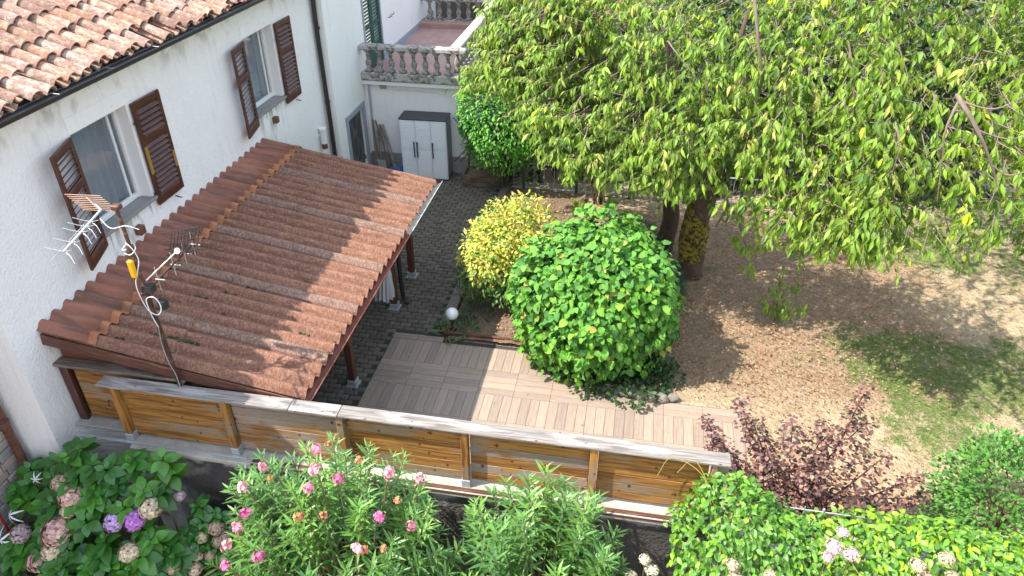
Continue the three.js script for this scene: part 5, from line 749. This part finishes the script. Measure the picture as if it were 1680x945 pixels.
{ // oleanders
  const lg = leafGeo(0.19, 0.032, LANCE, 0.25, 0.12), lm = leafMat([0.105, 0.245, 0.045], { roughness: 0.45 });
  const fl = floret(5, 0.035, 0.03, 0.25), cl = [0, 1].map((k) => merge([...ballOf(16, 0.075, 330 + k, fl, 1.3), ...ballOf(12, 0.035, 334 + k, fl, 1.6)])), pinks = [FM(0.75, 0.25, 0.36), FM(0.8, 0.36, 0.44), FM(0.62, 0.14, 0.32)], dry = FM(0.45, 0.2, 0.1);
  const make = (lab, c, rad, n, flowers, withered, seed) => {
    const s = thing('oleander', lab, 'oleander'), r = rng(seed), L = [];
    for (let i = 0; i < n; i++) {
      const d = onDome(r, 0.02), f = 0.78 + 0.28 * r(), tip = V(c[0] + d.x * rad[0] * f, c[1] + d.y * rad[1] * f, c[2] + d.z * rad[2] * f), base = V(c[0] + d.x * 0.25, -0.5, c[2] + d.z * 0.15), mid = V(c[0] + d.x * rad[0] * 0.5, (tip.y - 0.5) * 0.62, c[2] + d.z * rad[2] * 0.5);
      const cv = new THREE.QuadraticBezierCurve3(base, mid, tip), tip2 = cv.getTangent(1);
      part('stem', limb([[...base.toArray(), 0.014], [...cv.getPoint(0.5).toArray(), 0.01], [...tip.toArray(), 0.004]], 5, 4), M.stem, s);
      const tone = r() < 0.3 ? [1.45, 1.3, 1] : r() < 0.25 ? [0.7, 0.8, 0.9] : [1, 1, 1];
      for (let k = 0; k < 13; k++) { const u = 1 - Math.pow(k / 13, 1.2) * 0.42, p = cv.getPoint(u), tg = cv.getTangent(u), e1 = V(1, 0.2, 0).cross(tg).normalize(), e2 = tg.clone().cross(e1); for (let j = 0; j < 3; j++) { const a = j * 2.094 + k * 1.05 + (r() - 0.5) * 0.5, dd = e1.clone().multiplyScalar(Math.cos(a)).addScaledVector(e2, Math.sin(a)).addScaledVector(tg, 0.9 - k * 0.075); L.push({ m: leafAt(p, dd, rr(r, 0.75, 1.15) * (k < 2 ? 0.6 : 1), V(0, 1, 0), (r() - 0.5) * 0.8), c: jit(r, k < 3 ? tone.map((q) => q * 1.25) : tone, 0.2) }); } }
    }
    flowers.forEach(([x, y, z], i) => { const o = part('flower_cluster', cl[i % 2], pinks[i % 3], s); o.position.set(x, y, z); o.scale.set(rr(r, 0.5, 0.85), rr(r, 0.6, 1.0), rr(r, 0.5, 0.85)); o.rotation.set(r(), r() * 6, r()); part('stem', limb([[x, y - 0.02, z, 0.005], [x * 0.9 + c[0] * 0.1, y - 0.25, z - 0.05, 0.006], [x * 0.8 + c[0] * 0.2, y - 0.6, z - 0.1, 0.007]], 4, 3), M.stem, s); });
    withered.forEach(([x, y, z], i) => { const o = part('withered_cluster', cl[i % 2], dry, s); o.position.set(x, y, z); o.scale.setScalar(rr(r, 0.4, 0.7)); o.rotation.set(r(), r() * 6, r()); });
    foliage(s, L, lg, lm, 300);
  };
  make('tall oleander covered with pink flower clusters in front of the wooden fence', [-2.76, 0.3, -4.75], [1.5, 2.4, 0.95], 175, [[-3.26, 2.61, -4.53], [-3.47, 2.4, -4.41], [-3.38, 2.23, -4.25], [-3.5, 2.04, -4.19], [-3.63, 1.81, -4.15], [-3.65, 1.58, -4.08], [-2.75, 2.56, -4.39], [-2.71, 2.67, -4.52], [-2.49, 2.61, -4.51], [-2.08, 2.5, -4.8], [-1.83, 2.26, -4.95], [-2.09, 2.28, -4.39], [-1.8, 2.09, -4.49], [-2.25, 2.04, -4.17], [-3.23, 1.87, -4.05], [-2.77, 2.78, -4.68], [-2.05, 2.54, -4.7]], [[-2.66, 2.78, -4.76], [-2.0, 2.0, -4.25], [-2.81, 2.34, -4.22], [-2.35, 2.66, -4.72], [-2.2, 2.0, -4.2], [-3.2, 2.5, -4.5], [-2.6, 2.3, -4.3], [-1.95, 2.3, -4.6]], 341);
  make('oleander without flowers standing between the pink oleander and the creeper', [-0.6, 0.2, -4.95], [1.08, 2.2, 0.85], 125, [], [], 342);
}
{ // creeper over the wall
  const s = thing('creeper', 'bright green creeper smothering the end of the retaining wall', 'creeper'), r = rng(351), L = [];
  const tb = [[0.5, [1, 1, 1]], [0.25, [1.4, 1.25, 1]], [0.17, [0.65, 0.75, 0.8]], [0.08, [2.4, 1.6, 0.9]]];
  for (let i = 0; i < 17000; i++) {
    const X = 0.85 + Math.pow(r(), 0.95) * 5.6, a = rr(r, -0.25, 2.2), bump = fbm(X / 10, a / 6 + 0.3, 14, 10, 3, 352), edge = sm(X, 0.78, 1.15), q = (0.86 + 0.3 * bump) * (1 - Math.pow(r(), 2.5) * 0.35) * (0.7 + 0.3 * edge);
    const up = 0.32 * Math.exp(-(((X - 1.4) / 0.45) ** 2)) - 0.12 * sm(X, 1.9, 2.3) * sm(X, 3.0, 2.6), p = V(X + rr(r, -0.08, 0.08), 0.42 + (1.22 + up) * q * Math.sin(a + 0.0), -5.56 + 0.82 * q * Math.cos(a));
    const n = V((r() - 0.5) * 0.6, Math.sin(a), Math.cos(a)), d = n.clone().multiplyScalar(0.5).add(V((r() - 0.5) * 1.2, -0.5 + (r() - 0.5) * 0.6, 0.3 + (r() - 0.5)));
    const yel = X > 2.3 && Math.sin(a) > 0.75 ? 0.35 : 0; L.push({ m: leafAt(p, d, rr(r, 0.6, 1.25), n.add(V((r() - 0.5) * 1.6, 0.3, (r() - 0.5) * 1.6)), (r() - 0.5) * 1.5), c: jit(r, r() < yel ? [2.6, 1.7, 0.9] : pick(r, tb), 0.28) });
  }
  for (let i = 0; i < 14; i++) { const x = 1.0 + i * 0.4; part('stem', limb([[x, -0.5, -5.4, 0.014], [x + rr(r, -0.2, 0.2), 0.6, -5.5, 0.011], [x + rr(r, -0.3, 0.3), 1.4, -5.45, 0.006]], 5, 4), M.stem, s); }
  foliage(s, L, leafGeo(0.08, 0.045, OVATE, 0.25, 0.3), leafMat([0.115, 0.29, 0.025], { roughness: 0.5, transmission: 0.36 }), 300);
  for (const pts of [[[1.28, 1.55, -5.1], [1.15, 1.9, -5.6], [0.95, 2.15, -5.8], [0.8, 1.9, -5.82]], [[1.2, 1.7, -5.5], [1.05, 2.0, -5.75], [0.72, 2.1, -5.84], [0.6, 1.8, -5.84]], [[2.4, 1.85, -5.2], [2.7, 1.55, -4.95], [2.95, 1.4, -4.85]]]) part('tendril', tube(pts, 0.005, 16, 4), S({ color: lin(0.3, 0.25, 0.05) }), s);
  // tall weeds with fluffy heads growing through it
  const fz = merge([...ballOf(120, 0.09, 361, floret(4, 0.018, 0.01)), ...ballOf(90, 0.05, 362, floret(4, 0.018, 0.01))]), pm = FM(0.6, 0.4, 0.46), tm = FM(0.5, 0.39, 0.28);
  const weed = (lab, spots, m) => { const w = thing('hemp_weed', lab, 'weed'); spots.forEach(([x, y, z, q], i) => { part('stem', limb([[x + 0.05, -0.5, z - 0.1, 0.008], [x + 0.02, y * 0.5, z - 0.05, 0.007], [x, y, z, 0.004]], 4, 3), M.stem, w); const o = part('flower_head', fz, m, w); o.position.set(x, y, z); o.scale.set(q, q * 0.8, q); o.rotation.y = i; }); };
  weed('weed with a pale pink fluffy flower head in the middle of the creeper', [[2.34, 1.84, -5.17, 1], [2.41, 1.95, -5.27, 0.7], [2.5, 1.8, -5.14, 0.9], [2.28, 1.76, -5.1, 0.7]], pm);
  weed('weed with dry tan heads low in the creeper, near the second oleander', [[1.38, 1.62, -4.95, 0.8], [1.42, 1.5, -4.9, 0.8], [1.75, 1.55, -4.95, 0.7], [1.3, 1.4, -4.88, 0.7]], tm);
  weed('weed with dry tan heads at the far right of the creeper', [[3.12, 1.8, -5.12, 0.9], [3.2, 1.7, -5.08, 0.8], [3.38, 1.86, -5.2, 0.9], [3.45, 1.72, -5.1, 0.8]], tm);
  weed('weed with small cream heads at the foot of the wall between oleander and creeper', [[0.52, 1.45, -4.99, 0.7], [0.6, 1.35, -4.95, 0.8], [0.4, 1.2, -4.95, 0.7]], FM(0.6, 0.55, 0.38));
}
{ // small plants of the bed
  const r = rng(371);
  const a = thing('rose', 'thin young rose with reddish tips by the kerb', 'rose'), L = []; for (let i = 0; i < 3; i++) part('stem', limb([[-2.98 + i * 0.05, 0, -11.2, 0.009], [-2.98 + i * 0.06, 0.5, -11.2, 0.007], [-3.0 + i * 0.09, 0.9 + i * 0.1, -11.2, 0.004]], 5, 3), S({ color: lin(0.16, 0.08, 0.04) }), a);
  for (let k = 0; k < 60; k++) { const u = r(); L.push({ m: leafAt(V(-2.98 + rr(r, -0.14, 0.18), 0.35 + u * 0.65, -11.2 + rr(r, -0.12, 0.12)), V(r() - 0.5, -0.2, r() - 0.5), rr(r, 0.6, 1.1)), c: u > 0.8 ? col(2.2, 0.6, 0.8) : jit(r, [1, 1, 1], 0.3) }); } foliage(a, L, leafGeo(0.07, 0.04, OVATE), leafMat([0.07, 0.13, 0.04]), 0);
  const low = (n, lab, spots, geo, mat, seed) => { const t = thing(n, lab, 'plant'), A = []; spots.forEach(([x, z, w, h, k], i) => A.push(...domeLeaves(seed + i, [x, 0.03, z], [w, h, w], k, 1, [[0.7, [1, 1, 1]], [0.3, [1.5, 1.4, 1.1]]], { out: 1, droop: -0.2, deep: 0.8 }))); part('stem', limb([[spots[0][0], -0.03, spots[0][1], 0.012], [spots[0][0] + 0.02, 0.05, spots[0][1], 0.01], [spots[0][0], spots[0][3] * 0.7, spots[0][1], 0.005]], 5, 2), M.stem, t); foliage(t, A, geo, mat, 0); };
  low('bedding_plant', 'low dark green plant in the bed just behind the globe lamp', [[-2.6, -10.85, 0.3, 0.24, 220], [-2.75, -10.6, 0.2, 0.15, 90]], leafGeo(0.12, 0.02, LANCE), leafMat([0.03, 0.09, 0.045]), 381);
  low('strap_plant', 'small strap leaved plant at the foot of the globe lamp', [[-2.98, -10.28, 0.2, 0.22, 60], [-2.6, -10.3, 0.14, 0.26, 30]], leafGeo(0.24, 0.03, LANCE, 0.2, 0.4), leafMat([0.05, 0.13, 0.03]), 385);
  low('ground_ivy', 'dark ivy spreading over the stones below the round shrub', [[0.35, -9.35, 0.55, 0.3, 700], [-0.3, -9.3, 0.4, 0.22, 350], [0.75, -9.7, 0.4, 0.3, 400], [-0.75, -9.65, 0.3, 0.2, 250]], leafGeo(0.075, 0.06, HEART), leafMat([0.03, 0.085, 0.02]), 391);
  low('potted_herb', 'small grey green plant growing at the end of the planter box', [[-3.3, -16.15, 0.25, 0.35, 160]], leafGeo(0.08, 0.025, LANCE), leafMat([0.09, 0.14, 0.09]), 396);
}
// ---------------------------------------------------------------- grass and fallen leaves
{
  const r = rng(401), bl = []; for (let i = 0; i < 6; i++) { const g = leafGeo(rr(r, 0.7, 1.1), 0.09, [0.6, 1, 0.7, 0.05], 0.1, 0.5); g.rotateX(-rr(r, 0.5, 1.2)); g.rotateY(r() * 6.28); g.translate(rr(r, -0.3, 0.3), 0, rr(r, -0.3, 0.3)); bl.push(g); }
  const tuft = mergeGeometries(bl), m = [], c = [];
  for (let i = 0; i < 110000 && m.length < 42000; i++) { const X = rr(r, -0.6, 9.5), Z = -17 + Math.pow(r(), 0.7) * 11, g = lawnGreen(X, Z), l = lawnLitter(X, Z); if (X < 2.1 && Z > -9.2) continue; if (Math.hypot((X + 0.3) / 1.4, (Z + 10.2) / 1.1) < 1) continue; const green = r() < g * 0.75; if (!green && r() < 0.35 + l * 0.5) continue; const s = green ? rr(r, 0.03, 0.075) : rr(r, 0.025, 0.055); m.push(new THREE.Matrix4().makeRotationY(r() * 6.28).scale(V(s, s * (green ? 0.8 : 0.45), s)).setPosition(X, (X > 2.2 ? (fbm((X + 30) / 60, (Z + 40) / 60, 40, 40, 3, 5) - 0.5) * 0.09 : 0) - 0.012, Z)); c.push(green ? jit(r, [0.1, 0.17, 0.03], 0.4) : jit(r, [0.44, 0.33, 0.19], 0.35)); }
  const im = new THREE.InstancedMesh(tuft, S({ color: lin(1, 1, 1), side: THREE.DoubleSide }), m.length); m.forEach((q, i) => { im.setMatrixAt(i, q); im.setColorAt(i, c[i]); }); im.name = 'grass'; im.userData.kind = 'stuff'; im.userData.label = 'dry straw and green tufts of grass on the lawn'; im.receiveShadow = im.castShadow = true; scene.add(im);
  const lm = [], lc = []; const tb = [[0.5, [0.3, 0.175, 0.09]], [0.34, [0.38, 0.27, 0.15]], [0.11, [0.31, 0.12, 0.05]], [0.05, [0.46, 0.39, 0.22]]];
  for (let i = 0; i < 120000 && lm.length < 10000; i++) { const X = rr(r, -2.9, 9), Z = rr(r, -16.5, -6.4); if (X < 2.1 && Z > -9.25) continue; if (X < -0.9 && Z > -10.25) continue; const l = lawnLitter(X, Z); if (r() > 0.04 + l * 0.9 - lawnGreen(X, Z) * 0.5) continue; lm.push(leafAt(V(X, 0.035 + rr(r, 0, 0.02) + (X < -1 ? 0.06 : 0), Z), V(r() - 0.5, (r() - 0.5) * 0.35, r() - 0.5), rr(r, 0.5, 1.1), V((r() - 0.5) * 0.7, r() < 0.5 ? 1 : -1, (r() - 0.5) * 0.7))); lc.push(jit(r, pick(r, tb), 0.3)); }
  for (let i = 0; i < 60; i++) { lm.push(leafAt(V(-3.05 + rr(r, -0.13, 0.13), 0.02 + r() * 0.06, -10.4 + rr(r, -0.1, 0.13)), V(r() - 0.5, (r() - 0.5) * 0.5, r() - 0.5), rr(r, 0.5, 1))); lc.push(jit(r, [0.45, 0.2, 0.07], 0.3)); }
  for (let i = 0; i < 34; i++) { lm.push(leafAt(V(rr(r, -3.6, 1.8), 0.018, rr(r, -9.0, -7.2)), V(r() - 0.5, 0, r() - 0.5), rr(r, 0.5, 0.9))); lc.push(jit(r, [0.42, 0.27, 0.12], 0.3)); }
  for (let i = 0; i < 22; i++) { lm.push(leafAt(V(rr(r, -4.2, -3.2), 0.012, rr(r, -16, -8.5)), V(r() - 0.5, 0, r() - 0.5), rr(r, 0.4, 0.8))); lc.push(jit(r, [0.5, 0.42, 0.2], 0.3)); }
  const fl = new THREE.InstancedMesh(leafGeo(0.055, 0.026, LANCE, 0.5, -0.2, 0.3), S({ color: lin(1, 1, 1), side: THREE.DoubleSide }), lm.length); lm.forEach((q, i) => { fl.setMatrixAt(i, q); fl.setColorAt(i, lc[i]); }); fl.name = 'fallen_leaves'; fl.userData.kind = 'stuff'; fl.userData.label = 'dry brown leaves scattered under the tree'; fl.castShadow = fl.receiveShadow = true; scene.add(fl);
}
renderer.render(scene, camera);
